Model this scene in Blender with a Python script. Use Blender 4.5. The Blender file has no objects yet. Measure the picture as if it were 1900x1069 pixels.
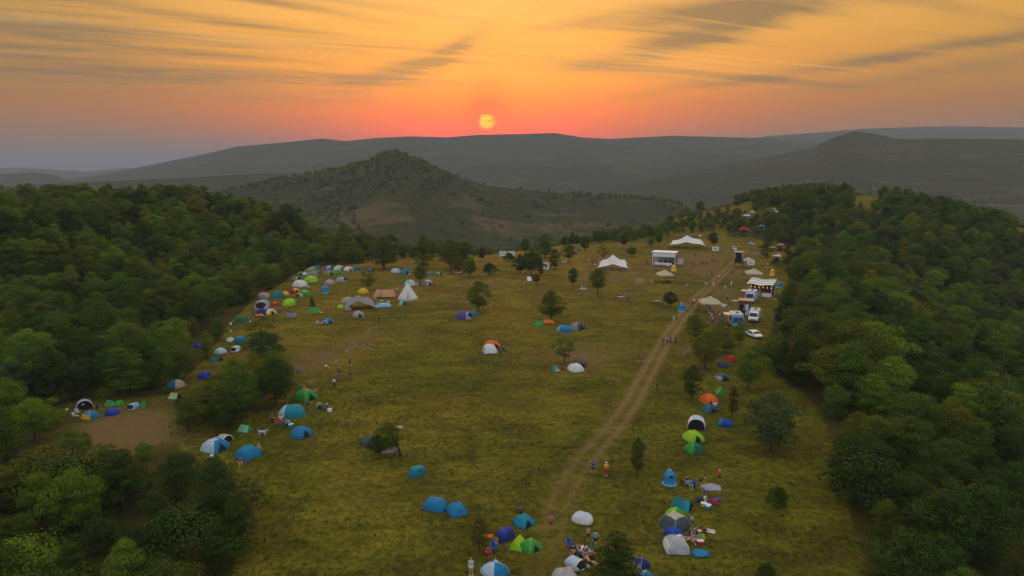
import bpy, bmesh, math, random
import numpy as np
from mathutils import Vector, Matrix

random.seed(7)
RNG = np.random.default_rng(11)
SC = bpy.context.scene
COL = SC.collection
R = math.radians

# ------------------------------------------------------------------ camera
CAM_H, PITCH, FPX = 36.0, R(10.13), 1267.0
cam_d = bpy.data.cameras.new('camera')
cam_d.sensor_width = 36.0
cam_d.lens = FPX / 1900 * 36.0
cam_d.clip_start, cam_d.clip_end = 1.0, 90000.0
cam = bpy.data.objects.new('camera', cam_d)
cam.location = (0, 0, CAM_H)
cam.rotation_euler = (math.pi / 2 - PITCH, 0, 0)
COL.objects.link(cam)
SC.camera = cam
CP, SP = math.cos(PITCH), math.sin(PITCH)

# ------------------------------------------------------------------ render settings
SC.view_settings.view_transform = 'Standard'
SC.view_settings.look = 'None'
SC.view_settings.exposure = 0.0
SC.view_settings.gamma = 1.0
SC.view_settings.use_curve_mapping = False
cy = SC.cycles
cy.use_denoising = True
cy.max_bounces = 5
cy.diffuse_bounces = 3
cy.glossy_bounces = 2
cy.transmission_bounces = 3
cy.volume_bounces = 1
cy.transparent_max_bounces = 8
cy.caustics_reflective = cy.caustics_refractive = False

# ------------------------------------------------------------------ sky (world) and sun
SUN_AZ, SUN_EL = -2.1, 3.55          # degrees, azimuth from +Y towards +X
world = bpy.data.worlds.new('World')
SC.world = world
world.use_nodes = True
WN = world.node_tree
WN.nodes.clear()

class X:
    """tiny expression helper: every operation is one Math node"""
    tree = None
    def __init__(s, sock): s.s = sock
    @staticmethod
    def op(name, *a):
        n = X.tree.nodes.new('ShaderNodeMath'); n.operation = name
        for i, v in enumerate(a):
            if isinstance(v, X): X.tree.links.new(v.s, n.inputs[i])
            else: n.inputs[i].default_value = v
        return X(n.outputs[0])
    def __add__(s, o): return X.op('ADD', s, o)
    def __radd__(s, o): return X.op('ADD', o, s)
    def __sub__(s, o): return X.op('SUBTRACT', s, o)
    def __rsub__(s, o): return X.op('SUBTRACT', o, s)
    def __mul__(s, o): return X.op('MULTIPLY', s, o)
    def __rmul__(s, o): return X.op('MULTIPLY', o, s)
    def __truediv__(s, o): return X.op('DIVIDE', s, o)
    def sq(s): return X.op('MULTIPLY', s, s)
    def clamp(s): return X.op('MINIMUM', X.op('MAXIMUM', s, 0.0), 1.0)
def gauss(x): return X.op('EXPONENT', x.sq() * -1.0)
def smooth(x, a, b):
    n = X.tree.nodes.new('ShaderNodeMapRange'); n.interpolation_type = 'SMOOTHSTEP'
    X.tree.links.new(x.s, n.inputs[0]); n.inputs[1].default_value = a; n.inputs[2].default_value = b
    return X(n.outputs[0])
def ramp(x, pts, lo, hi):
    n = X.tree.nodes.new('ShaderNodeValToRGB'); e = n.color_ramp.elements
    while len(e) < len(pts): e.new(0.5)
    for k, (p, c) in enumerate(pts):
        e[k].position = (p - lo) / (hi - lo); e[k].color = (*c, 1)
    X.tree.links.new(((x - lo) * (1.0 / (hi - lo))).s, n.inputs[0])
    return n.outputs[0]
def mixc(f, a, b, mode='MIX'):
    n = X.tree.nodes.new('ShaderNodeMix'); n.data_type = 'RGBA'; n.blend_type = mode
    for sk, v in ((0, f), (6, a), (7, b)):
        if isinstance(v, X): X.tree.links.new(v.s, n.inputs[sk])
        elif isinstance(v, bpy.types.NodeSocket): X.tree.links.new(v, n.inputs[sk])
        elif sk == 0: n.inputs[0].default_value = v
        else: n.inputs[sk].default_value = (*v, 1)
    return n.outputs[2]
def noise(vec, scale, detail=4, rough=0.5, dist=0.0):
    n = X.tree.nodes.new('ShaderNodeTexNoise')
    n.inputs['Scale'].default_value = scale; n.inputs['Detail'].default_value = detail
    n.inputs['Roughness'].default_value = rough; n.inputs['Distortion'].default_value = dist
    if vec is not None: X.tree.links.new(vec, n.inputs['Vector'])
    return X(n.outputs['Fac'])
def combine(x, y, z=0.0):
    n = X.tree.nodes.new('ShaderNodeCombineXYZ')
    for i, v in enumerate((x, y, z)):
        if isinstance(v, X): X.tree.links.new(v.s, n.inputs[i])
        else: n.inputs[i].default_value = v
    return n.outputs[0]

X.tree = WN
tc = WN.nodes.new('ShaderNodeTexCoord')
nrm = WN.nodes.new('ShaderNodeVectorMath'); nrm.operation = 'NORMALIZE'
WN.links.new(tc.outputs['Generated'], nrm.inputs[0])
sep = WN.nodes.new('ShaderNodeSeparateXYZ'); WN.links.new(nrm.outputs[0], sep.inputs[0])
DX, DY, DZ = (X(sep.outputs[i]) for i in range(3))
EL = X.op('ARCSINE', DZ) * 57.2958
AZ = X.op('ARCTAN2', DX, DY) * 57.2958
EP = X.op('MAXIMUM', EL, 0.0)
ABS_AZ = X.op('ABSOLUTE', AZ)
near_sun = ramp(EL, [(-2, (.95, .06, .0)), (2.5, (1.1, .075, .0)), (4.6, (1.1, .17, .0)), (7, (1.12, .35, .018)),
                     (10, (1.08, .46, .055)), (13, (1.0, .50, .10)), (24, (1.0, .72, .42)), (60, (1.05, .96, .84))], -2, 90)
off_sun = ramp(EL, [(-2, (.38, .20, .09)), (2.5, (.40, .17, .035)), (4.6, (.42, .175, .025)), (7, (.50, .25, .030)),
                    (10, (.64, .33, .032)), (13, (.60, .33, .040)), (24, (.86, .68, .46)), (60, (1.05, .96, .84))], -2, 90)
back = ramp(EL, [(-2, (.46, .47, .52)), (8, (.56, .60, .70)), (25, (.68, .74, .88)), (60, (1.05, .96, .84))], -2, 90)
dA = AZ - SUN_AZ
spread = EP * 1.75 + 8.5
f_near = gauss(dA / (spread * 1.25))
sky = mixc(f_near, off_sun, near_sun)
# streaky high cloud: direction projected on a cloud layer, stretched along the wind
k = X.op('MAXIMUM', DZ + 0.035, 0.02)
px_, py_ = DX / k, DY / k
wa = R(24)
cu = px_ * math.cos(wa) + py_ * math.sin(wa)
cv = py_ * math.cos(wa) - px_ * math.sin(wa)
c1 = noise(combine(cu * 0.16, cv * 0.75), 0.75, 7, .58, .6)
c2 = noise(combine(cu * 0.10 + 11.0, cv * 0.95 + 5.0), 1.1, 6, .6, .35)
grey = smooth(c1, .46, .66)
bright = smooth(c2, .52, .74)
c3 = noise(combine(cu * .42 + 3.0, cv * 1.7), 1.5, 8, .64, .7)
def streak(a0, e0, slope, ln, w, s):
    u = AZ - a0
    v = EL - (u * slope + e0)
    return gauss(u / ln) * gauss((v + (c2 - .5) * w * 1.8 + (c3 - .5) * w * 1.3) / w) * s * (smooth(c3, .28, .62) * .75 + .35)
st = (streak(30, 7.75, .105, 17, .42, .95) + streak(33, 6.6, .10, 15, .55, .5) + streak(14.0, 9.6, .17, 7, .85, 1.15)
      + streak(17.5, 11.6, .07, 9, 1.0, 1.2) + streak(-13, 6.7, -.01, 9, .45, .8) + streak(-8.5, 7.6, .30, 5, .8, .95) + streak(-4.5, 9.3, .55, 3, .7, .6) + streak(-31, 9.2, -.02, 10, .40, .75)
      + streak(-22, 10.4, -.06, 9, .30, .6) + streak(-28, 6.3, -.06, 11, .9, .75) + streak(-19, 12.0, -.10, 9, .30, .7) + streak(-33, 11.2, -.02, 8, .5, .5) + streak(5, 11.0, .15, 5, .5, .3) + streak(-38, 9.2, 0.0, 10, 1.8, .8) + streak(-37, 5.6, -.02, 13, 1.3, .35) + streak(-12, 12.2, -.08, 6, .25, .4) + streak(-25, 8.2, -.03, 7, .22, .5))
darkc = (grey * .70 * smooth(EL, 3.5, 7.0) * (smooth(c3, .3, .6) * .7 + .3) + st + smooth(c3, .50, .72) * .25 * smooth(EL, 4, 8)).clamp()
sky = mixc(darkc * .95, sky, (.25, .150, .058))
sky = mixc(bright * .42 * smooth(EL, 5, 9) * smooth(EL, 60, 20), sky, (1.15, .68, .22))
sky = mixc(smooth(ABS_AZ, 45, 105), sky, back)
# the sun itself with its red aureole, veiled by thin cloud bars
cs = (X.op('SINE', EL * R(1)) * math.sin(R(SUN_EL))
      + X.op('COSINE', EL * R(1)) * math.cos(R(SUN_EL)) * X.op('COSINE', dA * R(1)))
ang = X.op('ARCCOSINE', X.op('MINIMUM', cs, 1.0)) * 57.2958
glow = gauss(dA / 8.5) * gauss((EL - 2.0) / 2.5)
sky = mixc(glow * .95, sky, (1.6, .035, .0))
halo_v = gauss(dA / 1.45) * gauss((EL - 4.2) / 1.8)
sky = mixc((halo_v * 1.5).clamp() * .96, sky, (2.8, .05, .0))
bars = smooth(noise(combine(AZ * .5, EL * 3.2), 1.0, 3, .5), .36, .60)
core = smooth(ang + (bars - .5) * .22, .80, .45)
sky = mixc((core * (bars * .5 + .5)).clamp(), sky, (3.4, .80, .0))
refl = gauss(dA / .8) * gauss((EL - 5.7) / .5)
sky = mixc(refl * .10, sky, (2.2, .70, .0))
nish = WN.nodes.new('ShaderNodeTexSky'); nish.sky_type = 'NISHITA'
nish.sun_disc = False
nish.sun_elevation = R(SUN_EL); nish.sun_rotation = R(SUN_AZ)
nish.air_density, nish.dust_density = 1.5, 4.0
bg1 = WN.nodes.new('ShaderNodeBackground'); bg1.inputs[1].default_value = 0.02
WN.links.new(nish.outputs[0], bg1.inputs[0])
bg2 = WN.nodes.new('ShaderNodeBackground'); WN.links.new((X.op('EXPONENT', EP * -.26) * f_near * .75 + 1.0).s, bg2.inputs[1])
WN.links.new(sky, bg2.inputs[0])
addw = WN.nodes.new('ShaderNodeAddShader')
WN.links.new(bg1.outputs[0], addw.inputs[0]); WN.links.new(bg2.outputs[0], addw.inputs[1])
wo = WN.nodes.new('ShaderNodeOutputWorld'); WN.links.new(addw.outputs[0], wo.inputs[0])

sun_d = bpy.data.lights.new('sun', 'SUN')
sun_d.energy = 2.2
sun_d.angle = R(2.5)
sun_d.color = (1.0, .40, .11)
sun = bpy.data.objects.new('sun', sun_d)
_sv = Vector((math.sin(R(SUN_AZ)) * math.cos(R(SUN_EL)), math.cos(R(SUN_AZ)) * math.cos(R(SUN_EL)), math.sin(R(SUN_EL))))
sun.rotation_euler = _sv.to_track_quat('Z', 'Y').to_euler()
COL.objects.link(sun)

# ------------------------------------------------------------------ numeric helpers
def ss(x, a, b):
    t = np.clip((np.asarray(x, float) - a) / (b - a), 0, 1)
    return t * t * (3 - 2 * t)
def _hash(ix, iy, seed):
    h = (ix.astype(np.int64) * 374761393 + iy.astype(np.int64) * 668265263 + seed * 974711) & 0xffffffff
    h = ((h ^ (h >> 13)) * 1274126177) & 0xffffffff
    return ((h ^ (h >> 16)) & 0xffffff) / float(0xffffff)
def vnoise(x, y, seed=0):
    x = np.asarray(x, float); y = np.asarray(y, float)
    ix, iy = np.floor(x), np.floor(y)
    fx, fy = x - ix, y - iy
    fx = fx * fx * (3 - 2 * fx); fy = fy * fy * (3 - 2 * fy)
    a, b = _hash(ix, iy, seed), _hash(ix + 1, iy, seed)
    c, d = _hash(ix, iy + 1, seed), _hash(ix + 1, iy + 1, seed)
    return (a * (1 - fx) + b * fx) * (1 - fy) + (c * (1 - fx) + d * fx) * fy
def fbm(x, y, octs=4, seed=0):
    s, a, t = 0, 1.0, 0
    for o in range(octs):
        s = s + a * vnoise(x * 2 ** o, y * 2 ** o, seed + o * 17); t += a; a *= .5
    return s / t * 2 - 1
def ray(px, py):
    u, v = (px - 950) / FPX, (534.5 - py) / FPX
    return np.array([u, CP + v * SP, -SP + v * CP])
def project(x, y, z):
    x, y, z = (np.asarray(q, float) for q in (x, y, z))
    d = y * CP - (z - CAM_H) * SP
    up = y * SP + (z - CAM_H) * CP
    return 950 + x / d * FPX, 534.5 - up / d * FPX, d

# ------------------------------------------------------------------ terrain
def xl(y): return np.interp(y, [0, 55, 83, 110, 140, 177, 215, 245, 275, 330], [-8, -22, -40, -47, -58, -66, -70, -66, -52, -60])
def xr(y): return np.interp(y, [0, 55, 89, 135, 190, 240, 290, 340], [22, 33, 45, 57, 75, 96, 112, 126])
def yedge(x): return np.interp(x, [-400, -260, -150, -65, -10, 28, 80, 120, 200, 330], [300, 320, 330, 282, 272, 312, 356, 470, 530, 500])
def crest(pts, Y0):
    """silhouette of a ridge given in degrees of view, turned into heights along the ridge line at distance Y0"""
    xs, zs = [], []
    for px, py in pts:
        d = ray(px, py); xs.append(d[0] / d[1] * Y0); zs.append(CAM_H + d[2] / d[1] * Y0)
    return np.array(xs), np.array(zs)
RIDGES = [
    (4200, 1300, 1100, [(-600, 350), (0, 348), (100, 342), (150, 331), (270, 308), (360, 290), (440, 272), (520, 265), (600, 257), (640, 262), (700, 256), (760, 253), (830, 255), (890, 250), (960, 249), (1030, 247), (1080, 255), (1130, 258), (1250, 252), (1330, 254), (1400, 256), (1500, 263), (1560, 272), (1700, 300), (2400, 330)]),
    (5600, 900, 900, [(800, 330), (1150, 290), (1350, 262), (1430, 252), (1520, 246), (1600, 239), (1750, 234), (1900, 236), (2300, 238)]),
    (3500, 600, 700, [(-500, 338), (-100, 330), (0, 324), (60, 320), (100, 325), (135, 338), (220, 356), (500, 370)]),
    (7000, 1200, 900, [(-600, 315), (-100, 316), (40, 311), (160, 319), (230, 312), (330, 316), (420, 335), (600, 350)]),
    (2400, 900, 700, [(800, 420), (1000, 368), (1150, 345), (1280, 320), (1420, 292), (1510, 274), (1545, 256), (1585, 243), (1620, 248), (1660, 257), (1750, 257), (1900, 259), (2400, 262)]),
    (3000, 420, 500, [(600, 345), (760, 325), (830, 308), (900, 302), (960, 303), (1000, 309), (1045, 309), (1065, 304), (1100, 303), (1160, 310), (1230, 306), (1300, 304), (1420, 296), (1600, 300)]),
    (2050, 480, 500, [(-500, 352), (0, 347), (60, 343), (200, 336), (330, 331), (430, 325), (500, 321), (560, 323), (620, 313), (660, 307), (720, 314), (900, 350), (1200, 385)]),
    (1150, 400, 420, [(-100, 470), (200, 425), (330, 388), (420, 354), (500, 337), (560, 326), (620, 316), (660, 307), (690, 299), (706, 288), (735, 283), (762, 290), (800, 308), (830, 324), (870, 334), (900, 344), (960, 352), (1050, 360), (1150, 367), (1220, 372), (1260, 380), (1290, 402), (1380, 450), (1600, 480)]),
]
RC = [(Y0, wf, wb, *crest(p, Y0)) for Y0, wf, wb, p in RIDGES]
BASE = -135.0
def H_far(x, y):
    x = np.asarray(x, float); y = np.asarray(y, float)
    r = np.hypot(x, y)
    z = np.full(x.shape, BASE) + fbm(x / 420, y / 420, 4, 3) * 16
    for i, (Y0, wf, wb, xs, zs) in enumerate(RC):
        cz = np.interp(x * Y0 / np.maximum(y, 200), xs, zs)
        w = np.where(y < Y0, wf, wb)
        t = (y - Y0) / w
        prof = np.where(y < Y0, np.exp(-np.abs(t) ** 1.5 * 1.1), np.exp(-t * t))
        rid = fbm(x / (w * .5), y / (w * .5), 4, 31 + i) * (cz - BASE) * .20 * ss(np.abs(t), .08, .8)
        zi = BASE + (cz - BASE) * prof + rid * prof
        z = np.maximum(z, zi) + 6 * np.exp(-np.abs(z - zi) / 12)
    return np.where(y > 150, z, BASE)
def H_near(x, y):
    x = np.asarray(x, float); y = np.asarray(y, float)
    z = .55 * fbm(x / 55, y / 55, 3, 5) + .13 * fbm(x / 7, y / 7, 2, 9) + .05 * fbm(x / 1.6, y / 1.6, 2, 10)
    dl = xl(y) - x
    z = z + 18.5 * ss(dl, 12, 100) * ss(y, 112, 190) + 1.2 * fbm(x / 40, y / 40, 2, 21) * ss(dl, 10, 50)
    dr = x - xr(y)
    z = z - np.minimum(.26 * np.maximum(dr - 8, 0), 34) * (1 - ss(y, 220, 320))
    d = np.sqrt(((x - 200) / 98) ** 2 + ((y - 428) / 125) ** 2)
    z = z + 18.5 * (1 - ss(d, .12, 1.2))
    z = z - 130 * ss(y - yedge(x), -4, 330) - 60 * ss(x, 265, 520) * ss(y, 250, 380) - 70 * ss(-x, 250, 520)
    return z
def H(x, y):
    x = np.asarray(x, float); y = np.asarray(y, float)
    a, b = H_near(x, y), H_far(x, y)
    w = ss(np.hypot(x, y), 380, 620)
    b = b - 400 * (1 - w)
    m = np.maximum(a, b)
    return m + 5 * np.exp(-np.abs(a - b) / 8) * w
_T = np.geomspace(26, 2500, 900)
def at(px, py):
    """the point of the ground that is seen in a given direction from the camera"""
    d = ray(px, py)
    g = d[2] / np.hypot(d[0], d[1]); ax = d[:2] / np.hypot(d[0], d[1])
    zz = CAM_H + g * _T
    hh = H(ax[0] * _T, ax[1] * _T)
    i = int(np.argmax(zz < hh))
    if i == 0: i = len(_T) - 1
    a, b = zz[i - 1] - hh[i - 1], zz[i] - hh[i]
    t = _T[i - 1] + (_T[i] - _T[i - 1]) * a / (a - b + 1e-9)
    x, y = ax * t
    return Vector((float(x), float(y), float(H(x, y))))
def px_m(p):
    """how many of the photograph's pixels one metre spans there"""
    return FPX / (p.y * CP - (p.z - CAM_H) * SP)
# ------------------------------------------------------------------ materials
MATS = {}
def new_mat(name):
    m = bpy.data.materials.new(name); m.use_nodes = True
    m.node_tree.nodes.clear(); X.tree = m.node_tree
    out = m.node_tree.nodes.new('ShaderNodeOutputMaterial')
    return m, m.node_tree, out
def bsdf(nt, rough=.8, spec=.25):
    b = nt.nodes.new('ShaderNodeBsdfPrincipled')
    b.inputs['Roughness'].default_value = rough
    b.inputs['Specular IOR Level'].default_value = spec
    return b
def obj_coord(nt, out='Object'):
    return nt.nodes.new('ShaderNodeTexCoord').outputs[out]
def bump(nt, h, strength, dist, b):
    n = nt.nodes.new('ShaderNodeBump'); n.inputs['Strength'].default_value = strength
    n.inputs['Distance'].default_value = dist
    nt.links.new(h.s, n.inputs['Height']); nt.links.new(n.outputs[0], b.inputs['Normal'])
def plain(name, col, rough=.6, metal=0.0, var=.12, scale=6.0, emit=0):
    key = (name, tuple(col), rough, metal)
    if key in MATS: return MATS[key]
    m, nt, out = new_mat(name)
    b = bsdf(nt, rough, .4); b.inputs['Metallic'].default_value = metal
    n = noise(obj_coord(nt), scale, 4, .6)
    c = mixc(n, tuple(v * (1 - var) for v in col), tuple(min(1, v * (1 + var)) for v in col))
    nt.links.new(c, b.inputs['Base Color'])
    if emit:
        nt.links.new(c, b.inputs['Emission Color']); b.inputs['Emission Strength'].default_value = emit
    nt.links.new(b.outputs[0], out.inputs[0])
    MATS[key] = m
    return m
def fabric(col, name='fabric', transl=.22, rough=.75, wr=.35):
    key = ('fabric', tuple(col), transl)
    if key in MATS: return MATS[key]
    m, nt, out = new_mat(name)
    b = bsdf(nt, rough, .3)
    oc = obj_coord(nt)
    n = noise(oc, 2.2, 4, .6)
    c = mixc(n, tuple(v * .78 for v in col), tuple(min(1, v * 1.15 + .01) for v in col))
    nt.links.new(c, b.inputs['Base Color'])
    bump(nt, noise(oc, 3.5, 5, .55, .8), wr, .12, b)
    t = nt.nodes.new('ShaderNodeBsdfTranslucent'); nt.links.new(c, t.inputs[0])
    mx = nt.nodes.new('ShaderNodeMixShader'); mx.inputs[0].default_value = transl
    nt.links.new(b.outputs[0], mx.inputs[1]); nt.links.new(t.outputs[0], mx.inputs[2])
    nt.links.new(mx.outputs[0], out.inputs[0])
    MATS[key] = m
    return m
def leafmat(name, col, warm=(.16, .13, .013), tr=.36):
    m, nt, out = new_mat(name)
    at_ = nt.nodes.new('ShaderNodeAttribute'); at_.attribute_name = 'tone'
    tone = X(at_.outputs['Fac'])
    oi = nt.nodes.new('ShaderNodeObjectInfo'); rnd = X(oi.outputs['Random'])
    c = mixc(rnd * .8, tuple(v * .78 for v in col), tuple(v * 1.25 for v in col))
    c = mixc(smooth(rnd, .90, 1.0) * .2, c, warm)
    c = mixc(tone, mixc(1.0, c, (.70, .74, .68), 'MULTIPLY'), mixc(1.0, c, (1.5, 1.40, 1.2), 'MULTIPLY'))
    b = bsdf(nt, .65, .12); nt.links.new(c, b.inputs['Base Color'])
    t = nt.nodes.new('ShaderNodeBsdfTranslucent'); nt.links.new(c, t.inputs[0])
    mx = nt.nodes.new('ShaderNodeMixShader'); mx.inputs[0].default_value = tr
    nt.links.new(b.outputs[0], mx.inputs[1]); nt.links.new(t.outputs[0], mx.inputs[2])
    nt.links.new(mx.outputs[0], out.inputs[0])
    return m
LEAF = {
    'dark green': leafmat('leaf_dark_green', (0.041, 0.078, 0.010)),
    'mid green': leafmat('leaf_mid_green', (0.072, 0.127, 0.013)),
    'olive': leafmat('leaf_olive', (0.097, 0.127, 0.014)),
    'bright green': leafmat('leaf_bright_green', (0.122, 0.195, 0.014)),
    'yellowish': leafmat('leaf_yellowish', (0.160, 0.172, 0.011), (.18, .15, .012)),
    'bluish green': leafmat('leaf_bluish_green', (0.054, 0.094, 0.032)),
    'brownish': leafmat('leaf_brownish', (0.100, 0.094, 0.018)),
}
BARK = plain('bark', (.055, .042, .030), .9, 0, .35, 3)

def grass_color(nt, pos):
    """meadow colours: dry straw, olive and fresh green in streaks and tussocks"""
    sp = nt.nodes.new('ShaderNodeSeparateXYZ'); nt.links.new(pos, sp.inputs[0])
    gx, gy = X(sp.outputs[0]), X(sp.outputs[1])
    big = noise(pos, .022, 4, .6, .8)
    mid = noise(combine(gx * .10, gy * .16), 1.0, 5, .62, 1.2)
    streaks = noise(combine(gx * .05, gy * .42), 1.0, 5, .6, .8)
    fine = noise(pos, 1.5, 6, .68)
    tuss = noise(pos, .55, 4, .6, .6)
    dry = ramp(gy, [(30, (0, 0, 0)), (110, (.12, .12, .12)), (190, (.62, .62, .62)), (270, (1, 1, 1)), (900, (.8, .8, .8))], 0, 1000)
    green = mixc(smooth(mid, .22, .78), (.044, .046, .007), (.100, .104, .009))
    straw = mixc(smooth(mid, .3, .7), (.115, .080, .014), (.195, .134, .027))
    dryf = (X(dry) * .75 + (big - .5) * 1.7 + (streaks - .5) * 1.1 - smooth(gx, 18, 60) * .35 + .10).clamp()
    c = mixc(dryf, green, straw)
    c = mixc(smooth(tuss, .54, .72) * .40, c, (.128, .126, .009))
    c = mixc(smooth(noise(pos, .16, 5, .65, 1.0), .56, .74) * .30, c, (.068, .050, .014))
    c = mixc(smooth(tuss, .46, .30) * .25, c, (.030, .030, .006))
    c = mixc(smooth(fine, .32, .68), mixc(1.0, c, (.70, .71, .68), 'MULTIPLY'), mixc(1.0, c, (1.26, 1.28, 1.18), 'MULTIPLY'))
    c = mixc(smooth(noise(pos, .045, 4, .6, 1.5), .40, .62), mixc(1.0, c, (.86, .88, .90), 'MULTIPLY'), mixc(1.0, c, (1.14, 1.13, 1.0), 'MULTIPLY'))
    mott = noise(pos, .75, 3, .6)
    c = mixc(smooth(mott, .35, .65), mixc(1.0, c, (.88, .88, .86), 'MULTIPLY'), mixc(1.0, c, (1.10, 1.10, 1.06), 'MULTIPLY'))
    return c, fine, tuss, gx, gy
def ground_material():
    m, nt, out = new_mat('meadow_grass')
    pos = nt.nodes.new('ShaderNodeNewGeometry').outputs['Position']
    c, fine, tuss, gx, gy = grass_color(nt, pos)
    a = nt.nodes.new('ShaderNodeAttribute'); a.attribute_name = 'bare'
    bare = (X(a.outputs['Fac']) * 1.3 + (noise(pos, .35, 5, .65) - .5) * 1.1 * smooth(X(a.outputs['Fac']), 0.02, .3)).clamp()
    soil = mixc(fine, (.105, .068, .030), (.185, .125, .062))
    c = mixc(bare * .85, c, soil)
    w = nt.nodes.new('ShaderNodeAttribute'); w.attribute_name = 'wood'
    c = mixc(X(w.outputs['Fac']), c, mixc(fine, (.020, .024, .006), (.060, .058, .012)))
    b = bsdf(nt, .95, .05); nt.links.new(c, b.inputs['Base Color'])
    bump(nt, fine * .5 + tuss, .9, .35, b)
    nt.links.new(b.outputs[0], out.inputs[0])
    return m
def track_material():
    m, nt, out = new_mat('track_dirt')
    pos = nt.nodes.new('ShaderNodeNewGeometry').outputs['Position']
    c, fine, tuss, gx, gy = grass_color(nt, pos)
    a = nt.nodes.new('ShaderNodeAttribute'); a.attribute_name = 'bare'
    av = X(a.outputs['Fac'])
    f = (av * (.55 + noise(pos, .07, 3, .6) * 1.1) + (noise(pos, .5, 5, .7) - .5) * 1.6 * smooth(av, .0, .25)).clamp()
    soil = mixc(fine, (.14, .092, .040), (.24, .165, .082))
    c = mixc(f * .72, c, soil)
    b = bsdf(nt, .95, .05); nt.links.new(c, b.inputs['Base Color'])
    bump(nt, fine * .5 + tuss * (1 - f), .8, .3, b)
    nt.links.new(b.outputs[0], out.inputs[0])
    return m
def hill_material():
    m, nt, out = new_mat('hill_land')
    pos = nt.nodes.new('ShaderNodeNewGeometry').outputs['Position']
    sp = nt.nodes.new('ShaderNodeSeparateXYZ'); nt.links.new(pos, sp.inputs[0])
    big = noise(pos, .0035, 5, .6, 1.0)
    can = noise(pos, .06, 4, .65, .3)
    strip = noise(combine(X(sp.outputs[0]) * .0035, X(sp.outputs[1]) * .018, X(sp.outputs[2]) * .05), 1.0, 5, .6, 1.2)
    wood = mixc(can, (.020, .028, .012), (.078, .080, .024))
    field = mixc(strip, (.050, .052, .018), (.13, .108, .048))
    f = smooth(strip + (big - .5) * 1.0, .54, .68)
    c = mixc(f * .95, wood, field)
    c = mixc(smooth(noise(combine(X(sp.outputs[0]) * .02, X(sp.outputs[1]) * .05), 1.0, 3, .7), .58, .66) * .7, c, (.024, .030, .012))
    b = bsdf(nt, 1.0, 0.0); nt.links.new(c, b.inputs['Base Color'])
    bump(nt, can + noise(pos, .15, 3, .7) * .5, 1.0, 9.0, b)
    nt.links.new(b.outputs[0], out.inputs[0])
    return m

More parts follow.
